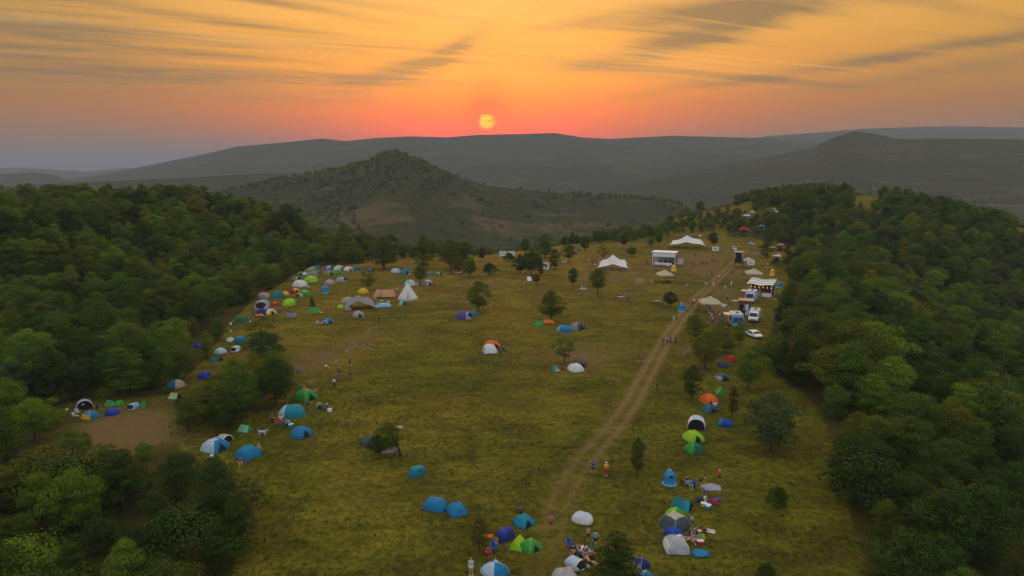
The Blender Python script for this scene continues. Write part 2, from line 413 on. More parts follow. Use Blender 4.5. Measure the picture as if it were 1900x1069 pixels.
# ------------------------------------------------------------------ object helpers
def link(o, parent=None):
    COL.objects.link(o)
    if parent is not None: o.parent = parent
    return o
def tag(o, label=None, cat=None, group=None, kind=None):
    if label: o['label'] = label
    if cat: o['category'] = cat
    if group: o['group'] = group
    if kind: o['kind'] = kind
    return o
def thing(name, label, cat, loc, rz=0.0, group=None, s=1.0):
    o = bpy.data.objects.new(name, None)
    o.empty_display_size = .2
    o.location = loc; o.rotation_euler = (0, 0, rz); o.scale = (s, s, s)
    link(o)
    return tag(o, label, cat, group)
class MB:
    """collects shapes, then becomes ONE mesh object"""
    def __init__(s): s.v, s.f, s.m, s.sm = [], [], [], []
    def add(s, vs, fs, mi=0, smooth=False):
        b = len(s.v); s.v += [tuple(v) for v in vs]
        for f in fs: s.f.append([i + b for i in f]); s.m.append(mi); s.sm.append(smooth)
        return s
    def box(s, c, d, mi=0, rz=0.0, taper=1.0, rx=0.0):
        x, y, z = d[0] / 2, d[1] / 2, d[2] / 2
        M = Matrix.Translation(c) @ Matrix.Rotation(rz, 4, 'Z') @ Matrix.Rotation(rx, 4, 'X')
        vs = [M @ Vector((sx * x * (taper if sz > 0 else 1), sy * y * (taper if sz > 0 else 1), sz * z)) for sz in (-1, 1) for sy in (-1, 1) for sx in (-1, 1)]
        return s.add(vs, [(0, 2, 3, 1), (4, 5, 7, 6), (0, 1, 5, 4), (2, 6, 7, 3), (0, 4, 6, 2), (1, 3, 7, 5)], mi)
    def tube(s, pts, rad, n=6, mi=0, smooth=True):
        pts = [Vector(p) for p in pts]
        rad = rad if isinstance(rad, (list, tuple)) else [rad] * len(pts)
        vs, fs = [], []
        for i, p in enumerate(pts):
            t = (pts[min(i + 1, len(pts) - 1)] - pts[max(i - 1, 0)]).normalized()
            a = t.orthogonal().normalized() if i == 0 else (a - t * a.dot(t)).normalized()
            b = t.cross(a)
            for k in range(n):
                w = 2 * math.pi * k / n
                vs.append(p + (a * math.cos(w) + b * math.sin(w)) * rad[i])
        for i in range(len(pts) - 1):
            for k in range(n):
                fs.append((i * n + k, i * n + (k + 1) % n, (i + 1) * n + (k + 1) % n, (i + 1) * n + k))
        fs.append(tuple(range(n))[::-1]); fs.append(tuple((len(pts) - 1) * n + k for k in range(n)))
        return s.add(vs, fs, mi, smooth)
    def grid(s, fn, nu, nv, mi=0, smooth=True, close=False):
        vs = [fn(i / (nu if close else nu - 1), j / (nv - 1)) for j in range(nv) for i in range(nu)]
        fs, ms = [], []
        for j in range(nv - 1):
            for i in range(nu if close else nu - 1):
                i2 = (i + 1) % nu
                fs.append((j * nu + i, j * nu + i2, (j + 1) * nu + i2, (j + 1) * nu + i))
        b = len(s.v); s.v += [tuple(v) for v in vs]
        for q, f in enumerate(fs):
            s.f.append([k + b for k in f]); s.sm.append(smooth)
            s.m.append(mi(q % (nu if close else nu - 1), q // (nu if close else nu - 1)) if callable(mi) else mi)
        return s
    def prism(s, prof, x0, x1, mi=0):
        n = len(prof)
        vs = [(x0, y, z) for y, z in prof] + [(x1, y, z) for y, z in prof]
        fs = [tuple(range(n))[::-1], tuple(range(n, 2 * n))] + [(i, (i + 1) % n, n + (i + 1) % n, n + i) for i in range(n)]
        return s.add(vs, fs, mi)
    def cyl(s, c, r, h, n=16, mi=0, axis='Z', r2=None):
        c = Vector(c); r2 = r if r2 is None else r2
        ax = {'X': Vector((1, 0, 0)), 'Y': Vector((0, 1, 0)), 'Z': Vector((0, 0, 1))}[axis]
        return s.tube([c - ax * h / 2, c + ax * h / 2], [r, r2], n, mi, False)
    def build(s, name, mats, parent=None, bevel=0.0):
        me = bpy.data.meshes.new(name)
        me.from_pydata(s.v, [], s.f)
        for m in (mats if isinstance(mats, (list, tuple)) else [mats]): me.materials.append(m)
        me.polygons.foreach_set('material_index', s.m)
        me.polygons.foreach_set('use_smooth', s.sm)
        me.update()
        if bevel:
            bm = bmesh.new(); bm.from_mesh(me)
            bmesh.ops.recalc_face_normals(bm, faces=bm.faces)
            bmesh.ops.bevel(bm, geom=list(bm.edges), offset=bevel, segments=2, affect='EDGES', clamp_overlap=True)
            bm.to_mesh(me); bm.free()
        return link(bpy.data.objects.new(name, me), parent)

# ------------------------------------------------------------------ the land
def polar_mesh(name, radii, az, material, kind_label):
    rr, aa = np.meshgrid(radii, az, indexing='ij')
    x, y = rr * np.sin(aa), rr * np.cos(aa)
    z = H(x, y)
    nr, na = rr.shape
    v = np.stack([x, y, z], -1).reshape(-1, 3)
    i = np.arange(nr - 1)[:, None] * na + np.arange(na - 1)[None, :]
    f = np.stack([i, i + na, i + na + 1, i + 1], -1).reshape(-1, 4)
    me = bpy.data.meshes.new(name)
    me.from_pydata(v.tolist(), [], f.tolist())
    me.polygons.foreach_set('use_smooth', [True] * len(f))
    me.materials.append(material)
    o = link(bpy.data.objects.new(name, me))
    tag(o, kind_label, None, None, 'structure')
    return o, x.ravel(), y.ravel()
def seg_dist(x, y, pts):
    d = np.full(x.shape, 1e9)
    for (ax, ay), (bx, by) in zip(pts[:-1], pts[1:]):
        vx, vy = bx - ax, by - ay
        t = np.clip(((x - ax) * vx + (y - ay) * vy) / (vx * vx + vy * vy), 0, 1)
        d = np.minimum(d, np.hypot(x - ax - t * vx, y - ay - t * vy))
    return d
def in_poly(x, y, poly):
    inside = np.zeros(np.shape(x), bool); n = len(poly)
    for i in range(n):
        (x1, y1), (x2, y2) = poly[i], poly[(i + 1) % n]
        c = ((y1 > y) != (y2 > y)) & (x < (x2 - x1) * (y - y1) / (y2 - y1 + 1e-12) + x1)
        inside ^= c
    return inside
# the woods' floor, traced on the ground (seen-from-camera outline -> world)
def outline(pts): return [tuple(at(px, py)[:2]) for px, py in pts]
WOOD_L = outline([(430, 1068), (455, 1000), (450, 930), (425, 880), (380, 862), (330, 830), (295, 792), (235, 800), (160, 778), (105, 752), (180, 742), (265, 738), (305, 735), (330, 722), (345, 700), (375, 672), (400, 640), (425, 600), (465, 562), (505, 538), (545, 510), (590, 494), (680, 489)])
WOOD_L += [(-58, 262), (-48, 268), (-60, 290), (-90, 320), (-160, 345), (-330, 340), (-380, 200), (-240, 60), (-120, 30), (-60, 22), (-30, 28)]
WOOD_C = outline([(330, 805), (370, 790), (420, 765), (470, 765), (505, 760), (530, 715), (545, 690), (520, 668), (470, 690), (430, 700), (400, 712), (360, 722), (345, 745), (320, 780)])
WOOD_R = outline([(1620, 1068), (1585, 985), (1565, 900), (1550, 830), (1525, 770), (1490, 730), (1450, 700), (1428, 660), (1432, 610), (1448, 560), (1462, 520), (1475, 492), (1490, 478)])
WOOD_R += [(128, 300), (126, 330), (118, 345), (110, 350), (118, 372), (138, 392), (150, 425), (160, 470), (230, 520), (330, 520), (360, 400), (300, 250), (200, 120), (120, 40), (60, 25), (34, 30)]
GLADES = [outline([(1580, 375), (1590, 358), (1625, 358), (1635, 378), (1640, 398), (1600, 396)]),
          [tuple(at(px, py)[:2]) for px, py in ((1395, 402), (1408, 388), (1432, 384), (1448, 392), (1462, 404), (1420, 410))],
          outline([(1862, 424), (1930, 428), (1930, 448), (1875, 446)]),
          outline([(1820, 408), (1838, 410), (1842, 422), (1822, 420)])]
TRACK = [tuple(at(px, py)[:2]) for px, py in ((1000, 1150), (1012, 1060), (1030, 960), (1050, 900), (1090, 850), (1130, 805), (1165, 760), (1190, 715), (1214, 670), (1240, 625), (1268, 585), (1295, 552), (1322, 528), (1345, 505), (1362, 488), (1380, 468), (1393, 455))]
def smooth_path(p, n):
    p = np.array(p); t = np.r_[0, np.cumsum(np.hypot(*np.diff(p, axis=0).T))]
    q = np.linspace(0, t[-1], n)
    xy = np.stack([np.interp(q, t, p[:, 0]), np.interp(q, t, p[:, 1])], 1)
    for _ in range(int(n / 25) + 6): xy[1:-1] = (xy[:-2] + xy[1:-1] * 2 + xy[2:]) / 4
    return xy
TRK = smooth_path(TRACK, 260)
FOOTWAYS = [outline([(700, 508), (760, 540), (840, 545), (1000, 545), (1160, 545), (1290, 540)]), outline([(860, 535), (915, 518), (970, 505), (1040, 508), (1090, 515)]),
            outline([(560, 672), (600, 655), (640, 638), (690, 615)])]
BARES = [(1330, 500, 16), (1300, 480, 12), (1120, 515, 7), (1230, 495, 9), (590, 662, 4), (660, 640, 4), (215, 790, 6), (190, 810, 6), (240, 790, 5), (250, 812, 6), (285, 812, 4), (215, 822, 5),
         (1340, 575, 5), (1345, 545, 6), (700, 545, 3), (900, 526, 4), (1140, 500, 7), (1390, 470, 9), (1080, 660, 5), (560, 680, 3), (1290, 650, 3)]
near_r = np.concatenate([[.3, 4, 9], np.geomspace(14, 130, 260), np.geomspace(130, 470, 240)[1:]])
fine_az = np.radians(np.linspace(-46, 46, 520))
side = np.radians(np.linspace(46, 180, 40))[1:]
AZS = np.concatenate([-side[::-1], fine_az, side])
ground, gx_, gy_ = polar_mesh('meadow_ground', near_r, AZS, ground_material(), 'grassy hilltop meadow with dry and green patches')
bare = np.zeros(len(gx_))
for px, py, rad in BARES:
    p = at(px, py); bare = np.maximum(bare, .85 * np.exp(-(((gx_ - p.x) / rad) ** 2 + ((gy_ - p.y) / (rad * 1.3)) ** 2)))
for fw in FOOTWAYS: bare = np.maximum(bare, .55 * np.exp(-(seg_dist(gx_, gy_, fw) / 1.1) ** 2))
def add_attr(o, name, vals):
    a = o.data.attributes.new(name, 'FLOAT', 'POINT'); a.data.foreach_set('value', np.asarray(vals, np.float32))
add_attr(ground, 'bare', bare)
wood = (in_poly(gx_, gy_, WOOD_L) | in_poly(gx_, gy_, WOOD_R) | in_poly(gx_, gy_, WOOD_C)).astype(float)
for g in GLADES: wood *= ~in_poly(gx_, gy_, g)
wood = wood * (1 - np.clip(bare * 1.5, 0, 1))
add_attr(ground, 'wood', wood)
far_r = np.concatenate([np.geomspace(470, 6500, 430), np.geomspace(6500, 30000, 90)[1:]])
far_az = np.radians(np.linspace(-50, 50, 620))
side2 = np.radians(np.linspace(50, 180, 30))[1:]
hills, _, _ = polar_mesh('hills', far_r, np.concatenate([-side2[::-1], far_az, side2]), hill_material(), 'wooded hills and ridges fading into evening haze')
# the dirt track: a ribbon draped over the meadow with two worn wheel ruts
def ribbon(name, xy, half, n_across, label):
    d = np.gradient(xy, axis=0); d /= np.linalg.norm(d, axis=1)[:, None]
    nx, ny = -d[:, 1], d[:, 0]
    off = np.linspace(-half, half, n_across)
    x = xy[:, 0:1] + nx[:, None] * off; y = xy[:, 1:2] + ny[:, None] * off
    z = H(x, y) + .07 - .05 * (np.abs(off) / half)[None, :] ** 4
    n, m = x.shape
    v = np.stack([x, y, z], -1).reshape(-1, 3)
    i = np.arange(n - 1)[:, None] * m + np.arange(m - 1)[None, :]
    f = np.stack([i, i + 1, i + m + 1, i + m], -1).reshape(-1, 4)
    me = bpy.data.meshes.new(name); me.from_pydata(v.tolist(), [], f.tolist())
    me.polygons.foreach_set('use_smooth', [True] * len(f))
    o = link(bpy.data.objects.new(name, me)); tag(o, label, None, None, 'structure')
    rut = .95 * np.exp(-((np.abs(off) - 1.0) / .55) ** 2) + .30 * np.exp(-(off / 1.6) ** 2)
    fade = np.clip(np.linspace(0, 4.5, n), .10, 1)[:, None] * np.clip(np.linspace(5, 0, n), 0.3, 1)[:, None]
    edge = 1 - ss(np.abs(off), half * .72, half * .98)
    add_attr(o, 'bare', (rut[None, :] * fade * edge[None, :]).ravel())
    return o
trk = ribbon('dirt_track', TRK, 2.6, 27, 'pale dirt track with two wheel ruts crossing the meadow')
trk.data.materials.append(track_material())
# ------------------------------------------------------------------ trees
def crown_mesh(name, kind, n_leaf, leaf, seed):
    """a crown of unit height 1 (its base at z = 0): leaf-sized faces spread over uneven lobes"""
    g = np.random.default_rng(seed)
    P = {  # lobes, z range, radius profile, lobe size
        'round':   (46, .08, .88, lambda t: .44 * np.sqrt(np.clip(1 - (2 * t - .92) ** 2, .03, 1)), .135),
        'tall':    (40, .08, .90, lambda t: .33 * np.sqrt(np.clip(1 - (1.9 * t - .80) ** 2, .02, 1)), .115),
        'spread':  (50, .14, .86, lambda t: .54 * np.sqrt(np.clip(1 - (2 * t - .95) ** 2, .05, 1)), .14),
        'cone':    (30, .04, .94, lambda t: .36 * (1.02 - t) ** .75 * np.clip(t / .10, .4, 1), .12),
        'lolly':   (36, .16, .84, lambda t: .40 * np.sqrt(np.clip(1 - (2 * t - .9) ** 2, .05, 1)), .15),
        'pine':    (34, .05, .90, lambda t: .42 * (1.08 - t) ** .62, .13),
        'bush':    (30, .10, .72, lambda t: .66 * np.sqrt(np.clip(1 - (1.5 * t - .25) ** 2, .05, 1)), .19),
        'sparse':  (34, .14, .92, lambda t: .48 * np.sqrt(np.clip(1 - (2 * t - 1.0) ** 2, .05, 1)), .11),
    }[kind]
    nl, z0, z1, prof, ls = P
    ga = 2.39996
    lob = []
    ang0 = g.uniform(0, 6.28)
    lop = g.uniform(.80, 1.15, 8)
    for i in range(nl):
        t = (i + .5) / nl
        t = np.clip(t + g.normal(0, .05), 0.0, 1.0)
        z = z0 + (z1 - z0) * t
        a = ang0 + i * ga + g.normal(0, .35)
        rr = prof(t) * lop[int((a % 6.283) / 6.284 * 8)] * g.uniform(.55, 1.12)
        s = ls * g.uniform(.65, 1.25) * (1.0 if t < .8 else .8)
        rr = max(rr - s * .55, 0)
        lob.append((rr * math.cos(a), rr * math.sin(a), z, s, g.uniform(0, 1)))
    lob = np.array(lob)
    w = lob[:, 3] ** 2; w = w / w.sum()
    idx = g.choice(nl, n_leaf, p=w)
    d = g.normal(size=(n_leaf, 3)); d /= np.linalg.norm(d, axis=1)[:, None]
    d[:, 2] = np.where(d[:, 2] < -.25, -d[:, 2] * g.uniform(.2, 1, n_leaf), d[:, 2])
    d /= np.linalg.norm(d, axis=1)[:, None]
    rad = lob[idx, 3] * np.where(g.random(n_leaf) < .8, g.uniform(.82, 1.10, n_leaf), g.uniform(.4, 1.45, n_leaf))
    squash = np.array([1.12, 1.12, .80 if kind not in ('pine',) else .55])
    c = lob[idx, :3] + d * rad[:, None] * squash
    c[:, 2] = np.maximum(c[:, 2], .02)
    nrm_ = d + g.normal(0, .35, (n_leaf, 3)); nrm_ /= np.linalg.norm(nrm_, axis=1)[:, None]
    tx = np.cross(nrm_, g.normal(size=(n_leaf, 3))); tx /= np.linalg.norm(tx, axis=1)[:, None]
    ty = np.cross(nrm_, tx)
    sz = leaf * g.uniform(.6, 1.35, n_leaf)[:, None]
    el = g.uniform(.55, .9, n_leaf)[:, None]
    q = np.stack([c - tx * sz, c - ty * sz * el, c + tx * sz, c + ty * sz * el], 1).reshape(-1, 3)
    me = bpy.data.meshes.new(name)
    f = np.arange(n_leaf * 4).reshape(-1, 4)
    me.vertices.add(n_leaf * 4); me.vertices.foreach_set('co', q.ravel())
    me.loops.add(n_leaf * 4); me.loops.foreach_set('vertex_index', f.ravel())
    me.polygons.add(n_leaf); me.polygons.foreach_set('loop_start', np.arange(0, n_leaf * 4, 4))
    me.polygons.foreach_set('use_smooth', np.ones(n_leaf, bool))
    me.update(calc_edges=True)
    # soft lobe normals
    cn = (c - np.array([0, 0, .42])); cn /= np.linalg.norm(cn, axis=1)[:, None]
    sn = d * .75 + cn * .25 + g.normal(0, .16, (n_leaf, 3)); sn /= np.linalg.norm(sn, axis=1)[:, None]
    me.normals_split_custom_set_from_vertices(np.repeat(sn, 4, 0).tolist())
    tone = np.clip(.5 * lob[idx, 4] + .5 * g.random(n_leaf), 0, 1)
    a = me.attributes.new('tone', 'FLOAT', 'POINT'); a.data.foreach_set('value', np.repeat(tone, 4).astype(np.float32))
    me.materials.append(LEAF['mid green'])
    return me
def trunk_mesh(name, seed, h0=.16, lean=(0, 0), limbs=6, thick=.022):
    """unit-height trunk: h0 is where the crown begins"""
    g = random.Random(seed); mb = MB()
    top = Vector((lean[0] + g.uniform(-.03, .03), lean[1] + g.uniform(-.03, .03), .78))
    pts = [Vector((0, 0, -.05)), Vector((0, 0, .02)), Vector((top.x * .25, top.y * .25, .2)), Vector((top.x * .6, top.y * .6, .48)), top]
    mb.tube(pts, [thick * 1.5, thick * 1.15, thick * .9, thick * .6, thick * .15], 8)
    for i in range(limbs):
        t = h0 + (i + .6) / limbs * (.66 - h0)
        b = Vector((top.x * t / .78, top.y * t / .78, t)); a = i * 2.4 + g.uniform(-.4, .4); L = g.uniform(.2, .34)
        m_ = b + Vector((math.cos(a) * L * .5, math.sin(a) * L * .5, L * .30))
        e = b + Vector((math.cos(a) * L, math.sin(a) * L, L * .62))
        mb.tube([b, m_, e], [thick * .5, thick * .32, thick * .1], 5)
    o = mb.build(name, BARK); me = o.data; bpy.data.objects.remove(o)
    return me
KINDS = {}
def make_kind(kind, h0, reps, n_leaf, leaf, z_crown):
    for r_ in range(reps):
        sd = hash_kind(kind) + r_
        KINDS.setdefault(kind, []).append((crown_mesh('crown', kind, n_leaf, leaf, sd), trunk_mesh('trunk', sd, h0), z_crown))
def hash_kind(k): return sum(ord(c) * (i + 3) for i, c in enumerate(k)) * 10
for kd, h0, reps, nlf, lf, zc in (('round', .16, 4, 9000, .0135, .10), ('tall', .14, 3, 7500, .012, .08), ('spread', .2, 3, 9500, .0145, .14),
                                  ('cone', .10, 2, 7500, .0115, .05), ('lolly', .26, 2, 7000, .015, .24), ('pine', .12, 2, 8500, .0125, .08),
                                  ('bush', .10, 2, 5000, .021, .03), ('sparse', .12, 2, 2600, .016, .10)):
    make_kind(kd, h0, reps, nlf, lf, zc)
PROTO = {}
def tree(kind, rep, tone, loc, h, rz, label, name, group=None, wid=1.0, lean=None):
    """a tree = trunk + crown; copies share their meshes"""
    cm, tm, zc = KINDS[kind][rep % len(KINDS[kind])]
    key = (kind, rep % len(KINDS[kind]))
    if key not in PROTO:
        root = thing(name, label, 'tree', loc, rz, group)
        t = link(bpy.data.objects.new('trunk', tm), root)
        c = link(bpy.data.objects.new('crown', cm), root); c.location = (0, 0, zc)
        PROTO[key] = (root, t, c)
    else:
        r0, t0, c0 = PROTO[key]
        root, t, c = r0.copy(), t0.copy(), c0.copy()
        for o in (root, t, c): COL.objects.link(o)
        t.parent = c.parent = root
        root.name = name
        for k_ in ('group',):
            if k_ in root and not group: del root[k_]
        tag(root, label, 'shrub' if 'shrub' in name else 'tree', group)
    root['category'] = 'shrub' if 'shrub' in name else 'tree'
    root.location, root.rotation_euler, root.scale = loc, (lean[0] if lean else 0, lean[1] if lean else 0, rz), (h * wid, h * wid, h)
    c.material_slots[0].link = 'OBJECT'; c.material_slots[0].material = LEAF[tone]
    return root
# single trees and shrubs standing on or round the meadow: base px, base py, top py, kind, tone, width factor, name, label
SOLO = [
    (888, 579, 524, 'round', 'olive', 1.0, 'broadleaf_tree', 'thin-leaved spreading tree behind the purple tent'),
    (1022, 596, 543, 'round', 'olive', 1.0, 'broadleaf_tree', 'bushy tree with orange tarp slung under it'),
    (1109, 551, 506, 'lolly', 'mid green', 1.0, 'broadleaf_tree', 'round dense tree alone in mid meadow before the canopy'),
    (1063, 538, 502, 'lolly', 'mid green', .75, 'broadleaf_tree', 'slim round-topped tree beside two picnickers on mats'),
    (1047, 675, 628, 'sparse', 'mid green', 1.0, 'broadleaf_tree', 'thin young tree between small teal and white tents'),
    (1243, 571, 543, 'spread', 'dark green', 1.0, 'broadleaf_tree', 'small flat-topped tree near the blue bell bin'),
    (1182, 882, 812, 'tall', 'dark green', .62, 'juniper_tree', 'narrow dark juniper beside the dirt track'),
    (1430, 838, 732, 'round', 'bluish green', 1.0, 'pine_tree', 'big dark pine standing alone on the grass'),
    (1284, 741, 678, 'tall', 'dark green', .85, 'juniper_tree', 'dark juniper behind the orange tent row'),
    (1359, 772, 716, 'tall', 'brownish', .55, 'juniper_tree', 'narrow brownish juniper behind half blue tent'),
    (1388, 722, 652, 'round', 'bright green', 1.0, 'broadleaf_tree', 'bright green round tree beside the red tent'),
    (1308, 684, 618, 'round', 'olive', .95, 'broadleaf_tree', 'olive tree beside track above the grey-blue tent'),
    (1290, 632, 585, 'round', 'olive', 1.0, 'broadleaf_tree', 'olive tree where track meets the food trucks'),
    (1345, 655, 610, 'round', 'olive', 1.0, 'broadleaf_tree', 'olive bush tree before the blue food truck'),
    (1371, 640, 598, 'round', 'bright green', .8, 'broadleaf_tree', 'yellow-green tree at the nose of blue truck'),
    (1330, 640, 604, 'round', 'olive', .9, 'broadleaf_tree', 'low olive tree behind the crowd at trucks'),
    (1443, 946, 894, 'bush', 'dark green', .60, 'shrub', 'small dark shrub on the open grass slope'),
    (1422, 1085, 1035, 'bush', 'dark green', .6, 'shrub', 'dark shrub cut by the bottom picture edge'),
    (1142, 1105, 996, 'pine', 'dark green', 1.05, 'pine_tree', 'bushy dark pine beside the pale blue tent'),
    (890, 1022, 962, 'tall', 'brownish', .9, 'shrub', 'brownish shrub draped with an orange blanket'),
    (683, 540, 502, 'sparse', 'olive', 1.0, 'broadleaf_tree', 'light feathery tree behind the yellow dome tent'),
    (580, 578, 552, 'pine', 'dark green', .7, 'pine_tree', 'tiny pine behind the green windbreak'),
    (780, 530, 498, 'lolly', 'olive', 1.1, 'broadleaf_tree', 'square-topped tree among tents by the tipi'),
    (486, 632, 588, 'sparse', 'olive', 1.25, 'broadleaf_tree', 'thin tree above the pale sheet covered tent'),
    (908, 509, 484, 'bush', 'dark green', .95, 'shrub', 'wide dark bush at the end of the meadow'),
    (995, 528, 509, 'spread', 'brownish', 1.0, 'shrub', 'small brownish bush leaning by white panel'),
    (1172, 477, 460, 'spread', 'dark green', 1.15, 'shrub', 'flat dark bush behind the near white canopy'),
    (1118, 482, 455, 'sparse', 'olive', 1.0, 'broadleaf_tree', 'forked thin tree behind the row of onlookers'),
    (985, 512, 470, 'spread', 'dark green', .95, 'broadleaf_tree', 'dark spreading tree with people in its shade'),
    (965, 508, 474, 'round', 'dark green', .95, 'broadleaf_tree', 'dark tree grown into the shade tree'),
    (993, 500, 452, 'tall', 'mid green', 1.0, 'broadleaf_tree', 'tall tree behind the shade tree'),
    (1012, 480, 434, 'round', 'mid green', 1.0, 'broadleaf_tree', 'tallest tree of the clump at meadow end'),
    (1030, 500, 462, 'tall', 'mid green', .9, 'broadleaf_tree', 'green tree beside the white painted banner'),
    (1056, 487, 455, 'spread', 'mid green', .9, 'broadleaf_tree', 'green tree shading the far blue tent'),
    (975, 470, 443, 'tall', 'dark green', 1.1, 'broadleaf_tree', 'dark pointed tree behind the large white sign'),
    (1004, 512, 484, 'tall', 'dark green', .75, 'broadleaf_tree', 'narrow dark tree in front of painted banner'),
    (945, 485, 466, 'bush', 'dark green', 1.0, 'shrub', 'dark bush at the foot of white sign'),
    (1323, 462, 434, 'lolly', 'dark green', 1.0, 'broadleaf_tree', 'round tree beyond the far white canopy'),
    (1422, 478, 432, 'cone', 'mid green', 1.0, 'broadleaf_tree', 'dense egg-shaped tree beside the track end'),
    (1461, 474, 450, 'tall', 'dark green', .8, 'broadleaf_tree', 'small tree hiding the red tractor'),
    (1440, 494, 474, 'bush', 'dark green', .8, 'shrub', 'dark shrub with white bundles round it'),
    (1222, 458, 434, 'lolly', 'mid green', .9, 'broadleaf_tree', 'round tree just before the far tree line'),
    (1208, 458, 436, 'tall', 'mid green', .95, 'broadleaf_tree', 'twin tree just before the far tree line'),
    (1157, 462, 438, 'lolly', 'dark green', .9, 'broadleaf_tree', 'dark round tree at meadow rim past canopy'),
    (1085, 466, 440, 'round', 'dark green', .9, 'broadleaf_tree', 'dark tree over the far blue tent'),
    (894, 488, 462, 'lolly', 'dark green', .9, 'broadleaf_tree', 'lone round tree on the rim before the valley'),
    (872, 508, 476, 'tall', 'bright green', 1.0, 'broadleaf_tree', 'yellow-green tree with a hammock below'),
    (850, 506, 474, 'round', 'olive', .9, 'broadleaf_tree', 'olive tree over a white picnic cloth'),
    (872, 515, 486, 'spread', 'olive', .8, 'broadleaf_tree', 'small spreading tree with yellow hammock'),
    (786, 500, 436, 'cone', 'mid green', 1.0, 'broadleaf_tree', 'tall dense egg-shaped tree over the treeline'),
    (712, 500, 438, 'tall', 'dark green', 1.5, 'broadleaf_tree', 'broad dark tree behind the blue tents'),
    (836, 500, 444, 'round', 'olive', 1.0, 'broadleaf_tree', 'big olive tree on the rim before valley'),
    (865, 498, 452, 'round', 'olive', 1.0, 'broadleaf_tree', 'olive tree beside the big one on rim'),
    (475, 735, 655, 'cone', 'yellowish', .9, 'broadleaf_tree', 'bright yellow-green pointed tree above the tents'),
    (385, 668, 618, 'cone', 'bright green', .95, 'broadleaf_tree', 'yellow-green tree beside the pale dome tent'),
    (512, 752, 668, 'round', 'dark green', 1.0, 'broadleaf_tree', 'dark round tree above the big family tent'),
 (448, 778, 690, 'round', 'mid green', 1.1, 'broadleaf_tree', 'full green tree in the middle of the copse'),
 (398, 792, 712, 'spread', 'olive', 1.0, 'broadleaf_tree', 'olive tree of the copse below royal blue dome'),
 (350, 800, 738, 'tall', 'olive', 1.1, 'broadleaf_tree', 'olive tree at the clearing end of copse'),
 (425, 800, 735, 'round', 'dark green', 1.0, 'broadleaf_tree', 'dark tree just behind the grey pop-up'),
 (535, 388 + 60, 374, 'round', 'dark green', 1.2, 'broadleaf_tree', 'big dark round tree on the wooded crest'),
    (640, 470, 416, 'tall', 'olive', 1.1, 'broadleaf_tree', 'tall olive tree where the wood meets valley'),
    (1760, 840, 738, 'tall', 'yellowish', 1.0, 'broadleaf_tree', 'tall yellow-green tree high above darker crowns'),
    (1655, 765, 660, 'tall', 'bright green', 1.1, 'broadleaf_tree', 'tall bright green tree at the wood edge'),
    (1515, 700, 592, 'spread', 'olive', .9, 'broadleaf_tree', 'broad hazy olive tree at wood edge by trucks'),
    (1680, 600, 540, 'bush', 'yellowish', 1.0, 'broadleaf_tree', 'golden-tinged tree in the middle of the slope wood'),
    (150, 985, 872, 'round', 'bright green', 1.0, 'broadleaf_tree', 'bright green round tree in the dark lower wood'),
    (240, 1105, 1000, 'tall', 'bright green', 1.0, 'broadleaf_tree', 'fresh green tree at bottom edge of the wood'),
    (1480, 395, 340, 'round', 'olive', 1.1, 'broadleaf_tree', 'highest crown on the far hill top'),
]
TREE_PTS = []
for i, (bx, by, ty, kd, tone, wd, nm, lab) in enumerate(SOLO):
    p = at(bx, by)
    # real height from the seen height (looking down a little)
    v = ray(bx, ty); d0 = math.hypot(p.x, p.y)
    h = CAM_H + v[2] / math.hypot(v[0], v[1]) * d0 - p.z
    h = min(max(h, 1.0), 15)
    tree(kd, i, tone, p, h, RNG.uniform(0, 6.28), lab, nm, None, wd)
    TREE_PTS.append((p.x, p.y))
# the leaning tree over the hammock is a mesh of its own
def leaning_tree():
    p = at(744, 846); s = px_m(p)
    root = thing('leaning_tree', 'crooked tree leaning over a grey hammock', 'tree', p)
    mb = MB()
    mb.tube([(0, 0, -.2), (-.25, 0, 1.0), (-.9, .1, 2.3), (-1.4, .1, 3.2)], [.22, .17, .13, .05], 8)
    mb.tube([(-.45, 0, 1.4), (-.4, 0, 2.6), (-.3, .1, 3.8)], [.12, .08, .03], 6)
    mb.tube([(-.9, .1, 2.3), (-2.2, -.2, 2.4), (-3.2, -.2, 2.0)], [.09, .06, .02], 6)
    mb.build('trunk', BARK, root)
    for k_, (x, y, z, s1, s2) in enumerate(((-1.5, 0, .9, 4.0, 3.6), (-2.7, -.2, .3, 2.8, 2.7))):
        c = link(bpy.data.objects.new('crown', KINDS['round'][k_ + 1][0]), root)
        c.location = (x, y, z); c.scale = (s1, s1, s2)
        c.material_slots[0].link = 'OBJECT'; c.material_slots[0].material = LEAF['dark green' if k_ else 'mid green']
    TREE_PTS.append((p.x, p.y))
leaning_tree()

